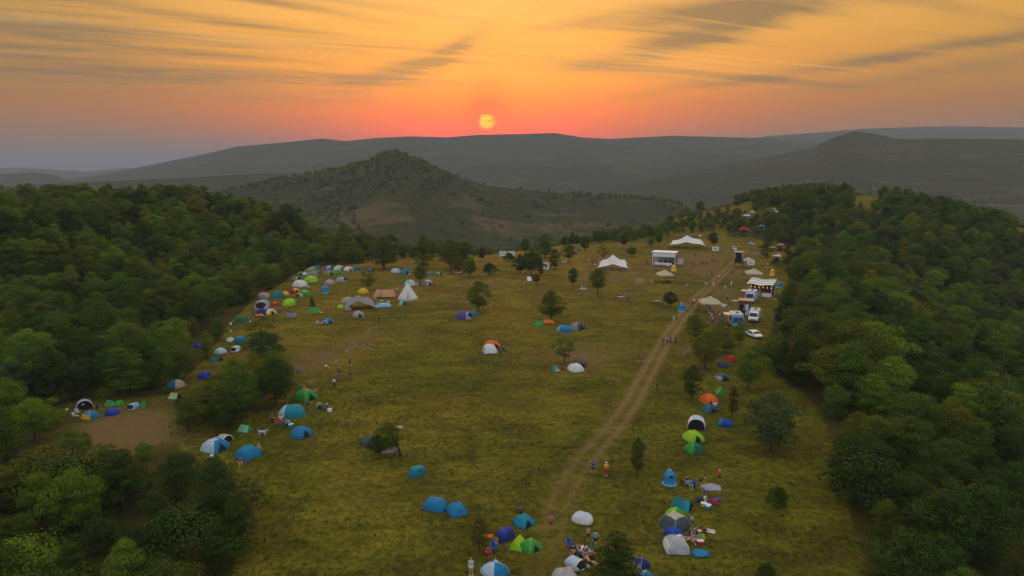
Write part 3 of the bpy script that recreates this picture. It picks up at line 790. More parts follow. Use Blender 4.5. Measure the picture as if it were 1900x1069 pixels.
# the woods: blue-noise planting, the 300 that show largest as individuals, the rest as one mass
def plant(polys, n_try, sp_fn, seed):
    g = np.random.default_rng(seed)
    cell = {}
    def ok(x, y, s):
        cx, cy_ = int(x // 4), int(y // 4); r_ = int(s // 4) + 1
        for i in range(cx - r_, cx + r_ + 1):
            for j in range(cy_ - r_, cy_ + r_ + 1):
                for (a, b) in cell.get((i, j), ()):
                    if (a - x) ** 2 + (b - y) ** 2 < s * s: return False
        return True
    for q in TREE_PTS: cell.setdefault((int(q[0] // 4), int(q[1] // 4)), []).append(q)
    out_ = []
    for poly in polys:
        pa = np.array(poly); lo, hi = pa.min(0), pa.max(0)
        n = int(n_try * (hi[0] - lo[0]) * (hi[1] - lo[1]))
        xs, ys = g.uniform(lo[0], hi[0], n), g.uniform(lo[1], hi[1], n)
        msk = in_poly(xs, ys, poly)
        for gl in GLADES: msk &= ~in_poly(xs, ys, gl)
        for x, y in zip(xs[msk], ys[msk]):
            s = sp_fn(x, y) * g.uniform(.8, 1.2)
            if ok(x, y, s):
                cell.setdefault((int(x // 4), int(y // 4)), []).append((x, y)); out_.append((x, y))
    return out_
RIM = outline([(640, 478), (760, 482), (880, 474), (960, 462), (1060, 455), (1180, 448), (1260, 434), (1345, 428), (1400, 400), (1340, 395), (1300, 405)]) + [(70, 420), (20, 345), (-15, 300), (-60, 290)]
cand = plant([WOOD_L, WOOD_R, WOOD_C, RIM], .16, lambda x, y: 3.7 if math.hypot(x, y) < 150 else 4.2, 5)
cand = np.array(cand)
cz = H(cand[:, 0], cand[:, 1])
gg = np.random.default_rng(77)
hh = 4.2 + 5.2 * gg.random(len(cand)) ** 1.3 * np.where(fbm(cand[:, 0] / 40, cand[:, 1] / 40, 3, 55) > .1, 1.08, .9)
# nothing taller than a bush in front of the little clearing or the tents along the edge
cpx, cpy, cdp = project(cand[:, 0], cand[:, 1], cz)
in_rim = in_poly(cand[:, 0], cand[:, 1], RIM)
in_c = in_poly(cand[:, 0], cand[:, 1], WOOD_C)
hh = np.where(in_rim, hh * .72, hh)
hh = np.where(cand[:, 1] < 85, hh * .78, hh)
hh = np.where(in_c, hh * .95, hh)
clear_box = (cpx > 85) & (cpx < 335) & (cpy > 770) & (cpy < 1000)
ylim = np.interp(cpx, [90, 150, 195, 250, 295, 330], [778, 790, 822, 832, 802, 782])
hh = np.where(clear_box, np.minimum(hh, (cpy - ylim) / (FPX / cdp) * 1.0), hh)
hill_top = (cand[:, 1] > 330) & (cand[:, 0] > 90)
hh = np.where(hill_top, hh * .82, hh)
# keep crowns from hiding the parked things on the far clearing
tpx, tpy, _ = project(cand[:, 0], cand[:, 1], cz + hh)
lim = np.full(len(cand), 99.0)
for (ax, ay, w) in ((1386, 400, 12), (1437, 388, 12), (1417, 388, 10), (1397, 396, 10), (1380, 430, 14), (1412, 424, 14), (1452, 455, 24), (1393, 455, 12), (1362, 460, 12), (940, 470, 22),
                    (1433, 505, 14), (1441, 530, 14), (1398, 615, 22), (381, 697, 18), (327, 712, 20), (325, 735, 16), (405, 665, 22), (436, 640, 30), (449, 590, 22), (486, 570, 30), (372, 640, 8), (480, 583, 20),
                    (500, 545, 24), (530, 540, 26), (560, 515, 22), (585, 503, 24), (215, 760, 60), (150, 760, 40), (250, 752, 26), (1300, 445, 60), (400, 836, 30), (462, 845, 26), (414, 815, 24)):
    near_ = (np.abs(cpx - ax) < w + .40 * hh * FPX / cdp) & (cpy > ay - 1) & (cdp > 50)
    lim = np.where(near_, np.minimum(lim, (cpy - ay - 1) / (FPX / cdp) * 1.02), lim)
hh = np.minimum(hh, lim)
keep = (hh > 1.0) & (cdp > 25)
cand, cz, hh, cpx, cpy, cdp, in_rim, in_c = (q[keep] for q in (cand, cz, hh, cpx, cpy, cdp, in_rim, in_c))
ntree = len(cand)
tones = list(LEAF)
kinds_f = ['round', 'tall', 'spread', 'round', 'pine', 'cone', 'bush']
big = fbm(cand[:, 0] / 30, cand[:, 1] / 30, 3, 91)
def pick(i):
    r1, r2 = gg.random(), gg.random()
    t = np.interp(r1, [0, .27, .62, .82, .95, .965, .995, 1], [0, 1, 2, 3, 4, 5, 6, 6.99])
    tone = ['dark green', 'mid green', 'olive', 'bright green', 'yellowish', 'bluish green', 'brownish'][int(t)]
    if cand[i, 1] < 78 and gg.random() < .75: tone = 'dark green'  # nearest trees mostly dark green: lower-corner darkness put into their leaf colour
    if big[i] > .25 and tone in ('dark green',) and r2 > .5: tone = 'olive'
    kd = ['round', 'round', 'round', 'tall', 'spread', 'spread', 'cone', 'pine', 'tall', 'bush'][int(gg.random() * 10)]
    return tone, kd
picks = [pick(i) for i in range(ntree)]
vis = (cpx > -60) & (cpx < 1960) & (cpy - hh * FPX / cdp < 1075) & (cpy > 300)
size = np.where(vis, hh / cdp, 0)
order = np.argsort(-size)
n_ind = 300 - len([s for s in SOLO if 'tree' in s[6]]) - 1
chosen = set(order[:n_ind].tolist())
WORDK = {'round': 'round-crowned tree', 'tall': 'tall narrow tree', 'spread': 'wide-crowned tree', 'cone': 'pointed tree', 'pine': 'tiered pine', 'bush': 'low bushy tree'}
NAMEK = {'round': 'broadleaf_tree', 'tall': 'broadleaf_tree', 'spread': 'broadleaf_tree', 'cone': 'broadleaf_tree', 'pine': 'pine_tree', 'bush': 'broadleaf_tree'}
def zone(i):
    x, y = cand[i]; px, py = cpx[i], cpy[i]
    if in_c[i]: return 'in the copse between bare clearing and meadow', 'trees of the copse by the clearing'
    if px < 950:
        g = 'trees of the wood on the tent-lined side'
        if y < 62: return 'in darkest lower corner of the tent-side wood', g
        if px > 300 and y < 88: return 'below the blue domes at the tent-side wood edge', g
        if y < 88: return 'below the bare clearing in tent-side wood', g
        if y < 125: return 'just behind the clearing tents', g
        if y < 170: return 'midway up the tent-side wood', g
        return 'near the crest of the tent-side wood', g
    g = 'trees of the wood on the food-truck side'
    if y < 62: return 'in the lowest corner of the food-truck-side wood', g
    dr = x - float(xr(y))
    if dr < 10: return 'along the grass edge of the food-truck-side wood', g
    if y < 110: return 'down the slope of the food-truck-side wood', g
    if y < 170: return 'beyond the lone pine in the slope wood', g
    return 'on the upper slope below the hill top', g
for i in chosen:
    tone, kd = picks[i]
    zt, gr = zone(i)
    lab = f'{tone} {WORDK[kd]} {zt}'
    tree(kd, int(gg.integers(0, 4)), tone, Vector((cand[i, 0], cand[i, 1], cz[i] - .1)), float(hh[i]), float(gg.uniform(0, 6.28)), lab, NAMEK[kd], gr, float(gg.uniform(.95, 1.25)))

# everything further off: one mass, planted with instances of a few light tree meshes
def scatter(name, pts, scales, rots, idx, srcs, label, attr_extra=None):
    me = bpy.data.meshes.new(name); me.from_pydata([tuple(p) for p in pts], [], [])
    o = link(bpy.data.objects.new(name, me)); tag(o, label, None, None, 'stuff')
    for nm, vals, ty in (('tsc', scales, 'FLOAT'), ('trz', rots, 'FLOAT')):
        a = me.attributes.new(nm, ty, 'POINT'); a.data.foreach_set('value', np.asarray(vals, np.float32))
    a = me.attributes.new('tix', 'INT', 'POINT'); a.data.foreach_set('value', np.asarray(idx, np.int32))
    cl = bpy.data.collections.new(name + '_sources')
    for k_, (sm, mt) in enumerate(srcs):
        so = bpy.data.objects.new(f'{name}_source_{k_:02d}', sm)
        if mt is not None:
            so.material_slots[0].link = 'OBJECT'; so.material_slots[0].material = mt
        cl.objects.link(so)
    ng = bpy.data.node_groups.new(name, 'GeometryNodeTree')
    ng.interface.new_socket('Geometry', in_out='INPUT', socket_type='NodeSocketGeometry')
    ng.interface.new_socket('Geometry', in_out='OUTPUT', socket_type='NodeSocketGeometry')
    N, L = ng.nodes, ng.links
    gi, go = N.new('NodeGroupInput'), N.new('NodeGroupOutput')
    ip = N.new('GeometryNodeInstanceOnPoints'); ci = N.new('GeometryNodeCollectionInfo')
    ci.inputs['Collection'].default_value = cl
    ci.inputs['Separate Children'].default_value = True; ci.inputs['Reset Children'].default_value = True
    def named(nm, ty):
        n = N.new('GeometryNodeInputNamedAttribute'); n.data_type = ty; n.inputs[0].default_value = nm
        return n.outputs[0]
    cx = N.new('ShaderNodeCombineXYZ'); L.new(named('trz', 'FLOAT'), cx.inputs[2])
    L.new(gi.outputs[0], ip.inputs['Points']); L.new(ci.outputs[0], ip.inputs['Instance'])
    ip.inputs['Pick Instance'].default_value = True
    L.new(named('tix', 'INT'), ip.inputs['Instance Index']); L.new(cx.outputs[0], ip.inputs['Rotation'])
    L.new(named('tsc', 'FLOAT'), ip.inputs['Scale']); L.new(ip.outputs[0], go.inputs[0])
    md = o.modifiers.new('scatter', 'NODES'); md.node_group = ng
    return o
def joined(kind, rep):
    """trunk and crown in one mesh, for the mass of far trees"""
    cm, tm, zc = KINDS[kind][rep]
    m2 = cm.copy(); m2.transform(Matrix.Translation((0, 0, zc)))
    return m2
SRC = []
for kd, rp in (('round', 0), ('round', 1), ('round', 2), ('tall', 0), ('tall', 1), ('spread', 0), ('spread', 1), ('cone', 0), ('pine', 0), ('bush', 0)):
    m2 = joined(kd, rp)
    for tone in ('dark green', 'mid green', 'olive', 'bright green', 'yellowish', 'brownish'):
        SRC.append((m2, LEAF[tone], kd, tone))
def src_index(kd, tone):
    opts = [k_ for k_, s in enumerate(SRC) if s[2] == kd and s[3] == tone] or [k_ for k_, s in enumerate(SRC) if s[2] == kd]
    return opts[int(gg.integers(0, len(opts)))]
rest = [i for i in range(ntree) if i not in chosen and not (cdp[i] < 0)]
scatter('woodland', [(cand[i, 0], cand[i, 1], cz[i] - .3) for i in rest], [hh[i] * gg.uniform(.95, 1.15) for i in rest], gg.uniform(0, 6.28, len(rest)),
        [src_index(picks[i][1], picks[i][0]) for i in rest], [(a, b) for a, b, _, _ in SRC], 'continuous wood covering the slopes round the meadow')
# woods of the hills across the valley
def far_tree(seed):
    return crown_mesh('far_crown', ['round', 'tall', 'spread', 'round'][seed % 4], 260, .085, 900 + seed)
FSRC = [(far_tree(k_), LEAF[t]) for k_ in range(4) for t in ('mid green', 'olive', 'bright green')]
def far_wood():
    g = np.random.default_rng(3)
    n = 300000
    r_ = np.sqrt(g.uniform(430 ** 2, 3100 ** 2, n)); a = np.radians(g.uniform(-42, 42, n))
    x, y = r_ * np.sin(a), r_ * np.cos(a)
    z = H(x, y)
    dens = fbm(x / 130, y / 130, 4, 61) * .8 + fbm(x / 30, y / 60, 2, 63) * .35
    p = np.clip(.05 + 1.2 * ss(dens, -.02, .28) + 1.0 * ss(H(x, y), 10, 45) * (r_ < 1500), 0, 1) * np.clip(1.0 - r_ / 4200, .25, 1)
    k_ = (g.random(n) < p * np.where(r_ < 1400, .24, .10 * (r_ < 1900)))
    # thick wood on the crests
    px, py, d = project(x, y, z + 6)
    k_ &= (px > -80) & (px < 1980) & (py < 520)
    x, y, z, r_ = x[k_], y[k_], z[k_], r_[k_]
    sc = g.uniform(4, 8.5, len(x)) * np.interp(r_, [400, 1500, 3000], [.9, 1.1, 1.6])
    return np.stack([x, y, z - .6], 1), sc
fp, fs_ = far_wood()
scatter('hill_woods', fp, fs_, RNG.uniform(0, 6.28, len(fp)), RNG.integers(0, len(FSRC), len(fp)), FSRC, 'far woods and hedgerows scattered over the valley hills')
# tussocks of rough grass on the meadow
def tuft_mesh(seed, dead=False):
    g = np.random.default_rng(seed); n = 26
    vs, fs = [], []
    for i in range(n):
        a, r0 = g.uniform(0, 6.28), g.uniform(0, .32)
        bx, by = r0 * math.cos(a), r0 * math.sin(a); h = g.uniform(.4, 1.0); l = g.uniform(.15, .55); w = g.uniform(.03, .06)
        c_, s_ = math.cos(a), math.sin(a); p0 = len(vs)
        vs += [(bx - s_ * w, by + c_ * w, -.05), (bx + s_ * w, by - c_ * w, -.05), (bx + c_ * l * .4 + s_ * w * .8, by + s_ * l * .4 - c_ * w * .8, h * .6),
               (bx + c_ * l * .4 - s_ * w * .8, by + s_ * l * .4 + c_ * w * .8, h * .6), (bx + c_ * l, by + s_ * l, h)]
        fs += [(p0, p0 + 1, p0 + 2, p0 + 3), (p0 + 3, p0 + 2, p0 + 4)]
    me = bpy.data.meshes.new('tuft'); me.from_pydata(vs, [], fs)
    me.polygons.foreach_set('use_smooth', [True] * len(fs))
    me.normals_split_custom_set_from_vertices([(v[0] * .6, v[1] * .6, 1) for v in vs])
    tone = me.attributes.new('tone', 'FLOAT', 'POINT'); tone.data.foreach_set('value', g.random(len(vs)).astype(np.float32))
    me.materials.append(GRASSM[0])
    return me
GRASSM = [leafmat('blade_green', (.150, .150, .012), (.16, .12, .012), .5), leafmat('blade_straw', (.26, .19, .04), (.24, .17, .04), .5), leafmat('blade_olive', (.13, .12, .014), (.10, .08, .01), .5)]
TUFTS = [(tuft_mesh(k_), GRASSM[t]) for k_ in range(3) for t in range(3)]
def tufts():
    g = np.random.default_rng(8); n = 90000
    y = g.uniform(44, 290, n) ** 1.0; x = g.uniform(-1, 1, n) * (y * .8)
    y = np.where(g.random(n) < .5, 44 + (y - 44) * .5, y)
    x = np.clip(x, -95, 130)
    ok = (x > xl(y) - 6) & (x < xr(y) + 14) & (y < yedge(x) - 5)
    ok &= seg_dist(x, y, [tuple(q) for q in TRK[::6]]) > 2.2
    den = fbm(x / 9, y / 9, 4, 71)
    ok &= g.random(n) < np.clip(.35 + den * 1.6, .06, 1)
    x, y, den = x[ok], y[ok], den[ok]
    sc = g.uniform(.10, .22, len(x)) * np.where(g.random(len(x)) < .05, 2.0, 1.0)
    dry = np.clip((y - 110) / 150 + g.normal(0, .25, len(x)), 0, 1) > .5
    kind = np.where(g.random(len(x)) < .22, 2, np.where(dry, 1, 0))
    return np.stack([x, y, H(x, y) - .01], 1), sc, g.integers(0, 3, len(x)) * 3 + kind
tp, ts_, ti = tufts()
scatter('grass', tp, ts_, RNG.uniform(0, 6.28, len(tp)), ti, TUFTS, 'rough grass tussocks growing over the meadow')
print('trees', ntree, 'individual', len(chosen) + len(SOLO), 'far', len(fp), 'tufts', len(tp))
# ------------------------------------------------------------------ colours
PAL = dict(blue=(.012, .22, .48), sky=(.22, .48, .74), navy=(.012, .035, .20), royal=(.015, .06, .50), teal=(.010, .18, .25), tealb=(.012, .27, .38), green=(.045, .32, .05),
           dgreen=(.018, .15, .07), lime=(.32, .62, .02), mint=(.24, .60, .38), olive=(.20, .25, .07), white=(.74, .77, .80), pale=(.46, .62, .78), cream=(.58, .54, .40),
           grey=(.26, .26, .28), lgrey=(.45, .47, .52), dgrey=(.085, .085, .10), lilac=(.36, .36, .50), beige=(.44, .36, .29), tan=(.46, .27, .14), yellow=(.72, .46, .015),
           orange=(.80, .17, .025), red=(.48, .025, .03), maroon=(.24, .018, .04), purple=(.12, .07, .30), pink=(.55, .28, .33), black=(.016, .016, .018), brown=(.12, .065, .04),
           aqua=(.04, .46, .58), slate=(.06, .10, .12), wood=(.34, .22, .12), khaki=(.30, .27, .12), denim=(.05, .08, .17), skin=(.50, .29, .19), tanskin=(.36, .19, .11), paleskin=(.58, .37, .27),
           neon=(.70, .03, .05), pgreen=(.34, .50, .24))
def F(c, **k): return fabric(PAL[c], c.rstrip('b') + '_fabric' if c != 'tealb' else 'bright_teal_fabric', **k)
def P(c, rough=.5, metal=0.0): return plain(c + '_paint', PAL[c], rough, metal)
METAL = plain('steel', (.35, .35, .36), .35, .9)
RUBBER = plain('rubber', (.02, .02, .02), .85)
GLASS = plain('dark_glass', (.015, .02, .025), .08, 0, .05)
DARK = plain('shaded_interior', (.012, .012, .014), .95)  # near-black paint for the shade inside doorways, hatches and slots

# ------------------------------------------------------------------ tents
def wrinkle(p, seed, k):
    n = math.sin(p[0] * 5.1 + seed) * math.sin(p[1] * 4.3 + seed * 1.7) + .6 * math.sin(p[2] * 7 + p[0] * 3 + seed)
    return k * n
def dome_fn(W, H_, seed, flat=.10):
    a = W / 2
    def fn(th, t, off=0.0):
        c, s = math.cos(th), math.sin(th)
        Rr = a * .90 / (abs(c) ** 14 + abs(s) ** 14) ** (1 / 14)
        t = min(t, 1.0)
        r = Rr * (1 - t ** 1.75) ** .80
        r *= 1 - flat * (1 - abs(math.sin(2 * th)) ** 1.0) * math.sin(math.pi * t) ** .8
        z = H_ * (1 - (1 - t) ** 1.45)
        r += off + wrinkle((r * c, r * s, z), seed, .034)
        return Vector((r * c, r * s, z + off * t))
    return fn
def tent_dome(root, W, c1, c2, seed, tall=.52, door=None):
    H_ = min(max(W * tall, .75), 2.0)
    fn = dome_fn(W, H_, seed)
    mb = MB()
    band = seed % 4
    for sec in range(4):
        a0 = -3 * math.pi / 4 + sec * math.pi / 2
        def mi(i, j):
            if band == 0: return sec % 2
            if band == 1: return 1 if j >= 7 else 0
            if band == 2: return 1 if sec == 2 else 0
            return 1 if sec in (1, 3) and j < 5 else 0
        mb.grid(lambda u, v: fn(a0 + u * math.pi / 2, v * .985), 10, 11, mi)
    mb.build('flysheet', [F(c1), F(c2)], root)
    d = MB()
    d.grid(lambda u, v: fn(-math.pi / 2 + (u - .5) * .8 * (1 - v ** 2 * .9), .02 + v * .52, .025), 9, 8)
    d.build('door', [F(door or c1)], root)
    for q in range(2):
        pl = MB()
        a0 = math.pi / 4 + q * math.pi / 2
        pts = [fn(a0, t / 9 * .98, .012) for t in range(10)] + [fn(a0 + math.pi, t / 9 * .98, .012) for t in range(9, -1, -1)]
        pl.tube(pts, .022, 5); pl.build('pole', F(c2), root)
    g = MB(); g.grid(lambda u, v: Vector((fn(u * 6.2832, 0, .05).x, fn(u * 6.2832, 0, .05).y, -.15 + v * .19)), 33, 2, 0, False, False)
    g.build('groundsheet', F('dgrey'), root)
    if W > 2.2:
        vt = MB(); vt.grid(lambda u, v: fn(u * .9 + seed, .80 + v * .18, .045 * (1 - v)), 6, 4); vt.build('vent', F(c2), root)
def tent_tunnel(root, L, Wc, c1, c2, seed, door=None, popup=False):
    H_ = min(max(Wc * .62, .8), 2.3)
    if popup: rows = [(-.46, .99), (-.30, 1.03), (-.05, 1.0), (.2, .84), (.36, .60), (.46, .32), (.5, .04)]
    else: rows = [(-.5, .03), (-.45, .42), (-.37, .76), (-.26, .97), (-.10, 1.0), (.10, .97), (.25, .90), (.36, .70), (.45, .40), (.5, .03)]
    ys, sc = [r_[0] for r_ in rows], [r_[1] for r_ in rows]
    def fn(u, v, off=0.0):
        y = -.5 + v if not popup else -.46 + v * .96
        s = float(np.interp(y, ys, sc)); ph = math.pi * (1 - u)
        hoop = 1 + .035 * abs(math.cos(v * math.pi * 3))
        x = math.cos(ph) * (Wc / 2 + off) * s ** .55
        z = (abs(math.sin(ph)) ** .78) * (H_ + off) * s * hoop
        return Vector((x + wrinkle((x, y * L, z), seed, .026), y * L, z + wrinkle((y * L, x, z), seed + 2, .024)))
    mb = MB(); nu, nv = 17, 22
    def mi(i, j):
        if seed % 3 == 0: return 1 if j < 6 else 0
        if seed % 3 == 1: return 1 if 5 <= i < 11 else 0
        return 1 if j > 13 else 0
    mb.grid(fn, nu, nv, mi); mb.build('flysheet', [F(c1), F(c2)], root)
    if popup:
        pts = [fn(i / 16, 0) for i in range(17)]
        d = MB(); d.add([p + Vector((0, .10, 0)) for p in pts] + [Vector((0, -.46 * L + .10, 0))], [(i, i + 1, 17) for i in range(16)]); d.build('doorway_shade', DARK, root)
        r_ = MB(); r_.tube(pts, .06, 6); r_.build('hoop', F(c2), root)
    else:
        d = MB(); d.grid(lambda u, v: fn(.5 + (u - .5) * .62, .02 + v * .17, .025) + Vector((0, -.02, 0)), 7, 6); d.build('door', F(door or c1), root)
        for vv in (.26, .52, .76):
            pl = MB(); pl.tube([fn(i / 14, vv, .008) for i in range(15)], .02, 5); pl.build('pole', F(c1), root)
    g = MB(); g.box((0, 0, -.06), (Wc * .98, L * .97, .18)); g.build('groundsheet', F('dgrey'), root)
def tent_ridge(root, L, Wc, c1, c2, seed, door=None, lift=0.0, hk=.66):
    H_ = min(max(Wc * hk, .8), 2.6)
    def fn(u, v, off=0.0):
        a = abs(2 * u - 1)
        e = .5 - .10 * (1 - a)
        x = Wc * (u - .5); z = (H_ - lift) * (1 - a ** 1.12) * (1 - .07 * math.sin(math.pi * v)) + lift
        return Vector((x, L * (2 * v - 1) * e, z + off + wrinkle((x, v * L, z), seed, .015)))
    mb = MB(); mb.grid(fn, 15, 14, lambda i, j: 1 if (j < 4 and seed % 2) else 0); mb.build('flysheet', [F(c1), F(c2)], root)
    for e, nm in ((0.0, 'door'), (1.0, 'end_panel')):
        pts = [fn(i / 14, e) * 1 for i in range(15)]
        sh = Vector((0, .05 if e == 0 else -.05, 0))
        d = MB(); pts = [p + sh for p in pts]; d.add(pts + [Vector((0, pts[0].y, .0))], [(i, i + 1, 15) for i in range(14)])
        d.build(nm, [F(door or c2) if e == 0 else F(c1)], root)
    r_ = MB(); r_.tube([fn(.5, i / 8, .02) for i in range(9)], .03, 5); r_.build('ridge_pole', F(c2), root)
    if lift > .1:
        for sx in (-1, 1):
            for sy in (-1, 1):
                q = MB(); q.tube([(sx * Wc * .47, sy * L * .47, -.1), (sx * Wc * .46, sy * L * .46, lift + .1)], .04, 6); q.build('pole', P('wood'), root)
    else:
        g = MB(); g.box((0, 0, -.06), (Wc * .96, L * .96, .18)); g.build('groundsheet', F('dgrey'), root)
def tent_bell(root, W, H_, c1, c2, seed):
    n = 16
    def fn(u, v, off=0.0):
        th = 2 * math.pi * u
        rr = float(np.interp(v, [0, .16, .5, 1], [W / 2, W / 2 * .985, W / 4 * 1.0, .05])); z = float(np.interp(v, [0, .16, .5, 1], [0, .42, H_ * .54, H_]))
        rr += off + .03 * math.cos(th * n / 2) * (1 - v)
        return Vector((rr * math.cos(th), rr * math.sin(th), z))
    mb = MB(); mb.grid(lambda u, v: fn(u, v), 48, 14, 0, True, True); mb.build('canvas', F(c1, transl=.3), root)
    d = MB(); d.grid(lambda u, v: fn(.75 + (u - .5) * .10 * (1 - v * .9), .01 + v * .5, .03), 5, 6); d.build('door', F(c2), root)
    w = MB(); w.grid(lambda u, v: fn(u, v * .16, .03), 48, 3, 0, True, True); w.build('wall', F(c2, transl=.1), root)
    p = MB(); p.tube([(0, 0, 0), (0, 0, H_ + .25)], .05, 8); p.build('pole', P('wood'), root)
def tarp_shelter(root, W, D, peaks, c1, c2, seed, low=.25, name='canopy'):
    """stretched cloth: peaks carried by poles, corners drawn to the ground"""
    def fn(u, v):
        a, b = 2 * u - 1, 2 * v - 1
        x = a * W / 2 * (1 - .16 * (1 - b * b)); y = b * D / 2 * (1 - .16 * (1 - a * a))
        z = low + sum(h * math.exp(-(abs(x - px) / rx) ** 1.25 - (abs(y - py) / ry) ** 1.25) for px, py, h, rx, ry in peaks)
        z += .5 * low * (1 - max(abs(a), abs(b)) ** 2)
        return Vector((x, y, z + .03 * math.sin(x * 2 + seed) * math.sin(y * 2.3)))
    mb = MB(); mb.grid(fn, 33, 25, lambda i, j: 1 if (seed % 2 and (i // 8) % 2) else 0); mb.build(name, [F(c1), F(c2)], root)
    for px, py, h, rx, ry in peaks:
        p = MB(); p.tube([(px, py, -.1), (px, py, low + h + .12)], .05, 8); p.build('mast', METAL, root)
    for u in (0, 1):
        for v in (0, 1):
            q = fn(u, v); k = 1.22
            gl = MB(); gl.tube([q, (q.x * k, q.y * k, -.05)], .02, 5); gl.build('guy_rope', P('cream'), root)
def cloth(root, W, D, c1, c2, seed, hgt, marks=0, name='cloth'):
    g = random.Random(seed); ph = [g.uniform(0, 6) for _ in range(6)]
    def fn(u, v, off=0.0):
        a, b = 2 * u - 1, 2 * v - 1
        x = a * W / 2 * (1 + .10 * math.sin(b * 2.2 + ph[0])); y = b * D / 2 * (1 + .10 * math.sin(a * 2.6 + ph[1]))
        z = hgt * max(0, (1 - abs(a) ** 2.2) * (1 - abs(b) ** 2.0)) ** .7 * (.75 + .25 * math.sin(a * 3 + ph[2]) * math.cos(b * 3 + ph[3])) + .05
        z += .05 * math.sin(a * 8 + ph[4]) * math.sin(b * 7 + ph[5])
        return Vector((x, y, max(z, .03) + off))
    mb = MB(); mb.grid(fn, 22, 18, 0)
    for k_ in range(marks):      # painted strokes
        u0, v0 = .25 + .12 * (k_ % 4), .3 + .2 * (k_ // 4)
        mb.grid(lambda u, v: fn(u0 + u * .16, v0 + v * .05 + .03 * math.sin(u * 5 + k_), .025), 8, 3, 1)
    mb.build(name, [F(c1), F(c2)], root)
    hem = MB(); hem.tube([fn(i / 14, 0, .01) for i in range(15)], .03, 5); hem.build('hem', F(c1), root)
NTENT = [0]
def tent(px, py, w, kind, rz, c1, c2, label, group=None, door=None):
    NTENT[0] += 1; sd = NTENT[0]
    p = at(px, py); m = px_m(p)
    Wd = w / m * 1.04
    door = door or ('black' if sd % 3 == 0 and kind in ('dome', 'tunnel', 'ridge') else None)  # every third tent: black door panel paints in the dark of an open doorway
    rz = R(rz)
    back_off = {'dome': .36, 'bell': .5}.get(kind, .34)
    a = math.atan2(p.x, p.y)
    fx, fy = math.sin(a), math.cos(a)
    ext = Wd * back_off
    q = Vector((p.x + fx * ext, p.y + fy * ext, 0)); q.z = float(H(q.x, q.y)) + .02
    names = dict(dome='dome_tent', tunnel='tunnel_tent', popup='pop_up_tent', ridge='ridge_tent', bell='bell_tent', shelter='ridge_shelter', tarp='tarp_shelter', cloth='cloth_sheet', bundle='cloth_bundle')
    cats = dict(shelter='shelter', tarp='shelter', cloth='sheet', bundle='bundle')
    root = thing(names[kind], label, cats.get(kind, 'tent'), q, rz - a, group)
    s_, c_ = abs(math.sin(rz)), abs(math.cos(rz))
    if kind == 'dome': tent_dome(root, Wd * 1.0 / max(.86, (s_ + c_) * .80), c1, c2, sd, door=door)
    elif kind in ('tunnel', 'popup'):
        L = Wd / max(s_ + .66 * c_, .7); L = min(max(L, 1.8), 7.5)
        tent_tunnel(root, L, L * .66, c1, c2, sd, door, kind == 'popup')
    elif kind == 'ridge':
        L = Wd / max(s_ + .74 * c_, .7); tent_ridge(root, L, L * .74, c1, c2, sd, door)
    elif kind == 'shelter': tent_ridge(root, Wd * .95, Wd * .72, c1, c2, sd, door, .45, .5)
    elif kind == 'bell': tent_bell(root, Wd, Wd * .86, c1, c2, sd)
    elif kind == 'tarp': tarp_shelter(root, Wd * 1.1, Wd * .8, [(-Wd * .05, -Wd * .1, Wd * .36, Wd * .34, Wd * .5), (Wd * .3, Wd * .1, Wd * .20, Wd * .3, Wd * .4), (-Wd * .35, Wd * .12, Wd * .17, Wd * .25, Wd * .4)], c1, c2, sd)
    elif kind == 'cloth': cloth(root, Wd, Wd * .85, c1, c2, sd, Wd * .30, 7 if c2 != c1 else 0)
    elif kind == 'bundle': cloth(root, Wd, Wd * .7, c1, c2, sd, Wd * .22)
    return root

# ------------------------------------------------------------------ people
def skinned(verts, edges, radii, sub=1, root=0):
    me = bpy.data.meshes.new('body'); me.from_pydata(verts, edges, [])
    o = bpy.data.objects.new('tmp', me); COL.objects.link(o)
    o.modifiers.new('skin', 'SKIN')
    if sub:
        sb = o.modifiers.new('sub', 'SUBSURF'); sb.levels = sb.render_levels = sub
    for i, r_ in enumerate(radii):
        sv = me.skin_vertices[0].data[i]
        sv.radius = r_ if isinstance(r_, tuple) else (r_, r_); sv.use_root = (i == root)
    dg = bpy.context.evaluated_depsgraph_get(); dg.update()
    res = bpy.data.meshes.new_from_object(o.evaluated_get(dg))
    bpy.data.objects.remove(o); bpy.data.meshes.remove(me)
    res.polygons.foreach_set('use_smooth', [True] * len(res.polygons))
    return res
BASEJ = dict(pel=(0, 0, .96), spi=(0, 0, 1.16), che=(0, .01, 1.36), nec=(0, 0, 1.50), hed=(0, -.02, 1.60), top=(0, -.015, 1.71),
             shL=(.17, 0, 1.43), elL=(.24, .03, 1.15), wrL=(.26, -.05, .91), haL=(.265, -.07, .83), shR=(-.17, 0, 1.43), elR=(-.24, .03, 1.15), wrR=(-.26, -.05, .91), haR=(-.265, -.07, .83),
             hiL=(.095, 0, .90), knL=(.105, -.02, .50), anL=(.11, .03, .09), toL=(.12, -.13, .045), hiR=(-.095, 0, .90), knR=(-.105, -.02, .50), anR=(-.11, .03, .09), toR=(-.12, -.13, .045))
RAD = dict(pel=(.15, .11), spi=(.125, .095), che=(.155, .11), nec=.052, hed=(.082, .10), top=(.066, .075), shL=.062, elL=.042, wrL=.030, haL=.034, shR=.062, elR=.042, wrR=.030, haR=.034,
           hiL=.088, knL=.057, anL=.040, toL=.036, hiR=.088, knR=.057, anR=.040, toR=.036)
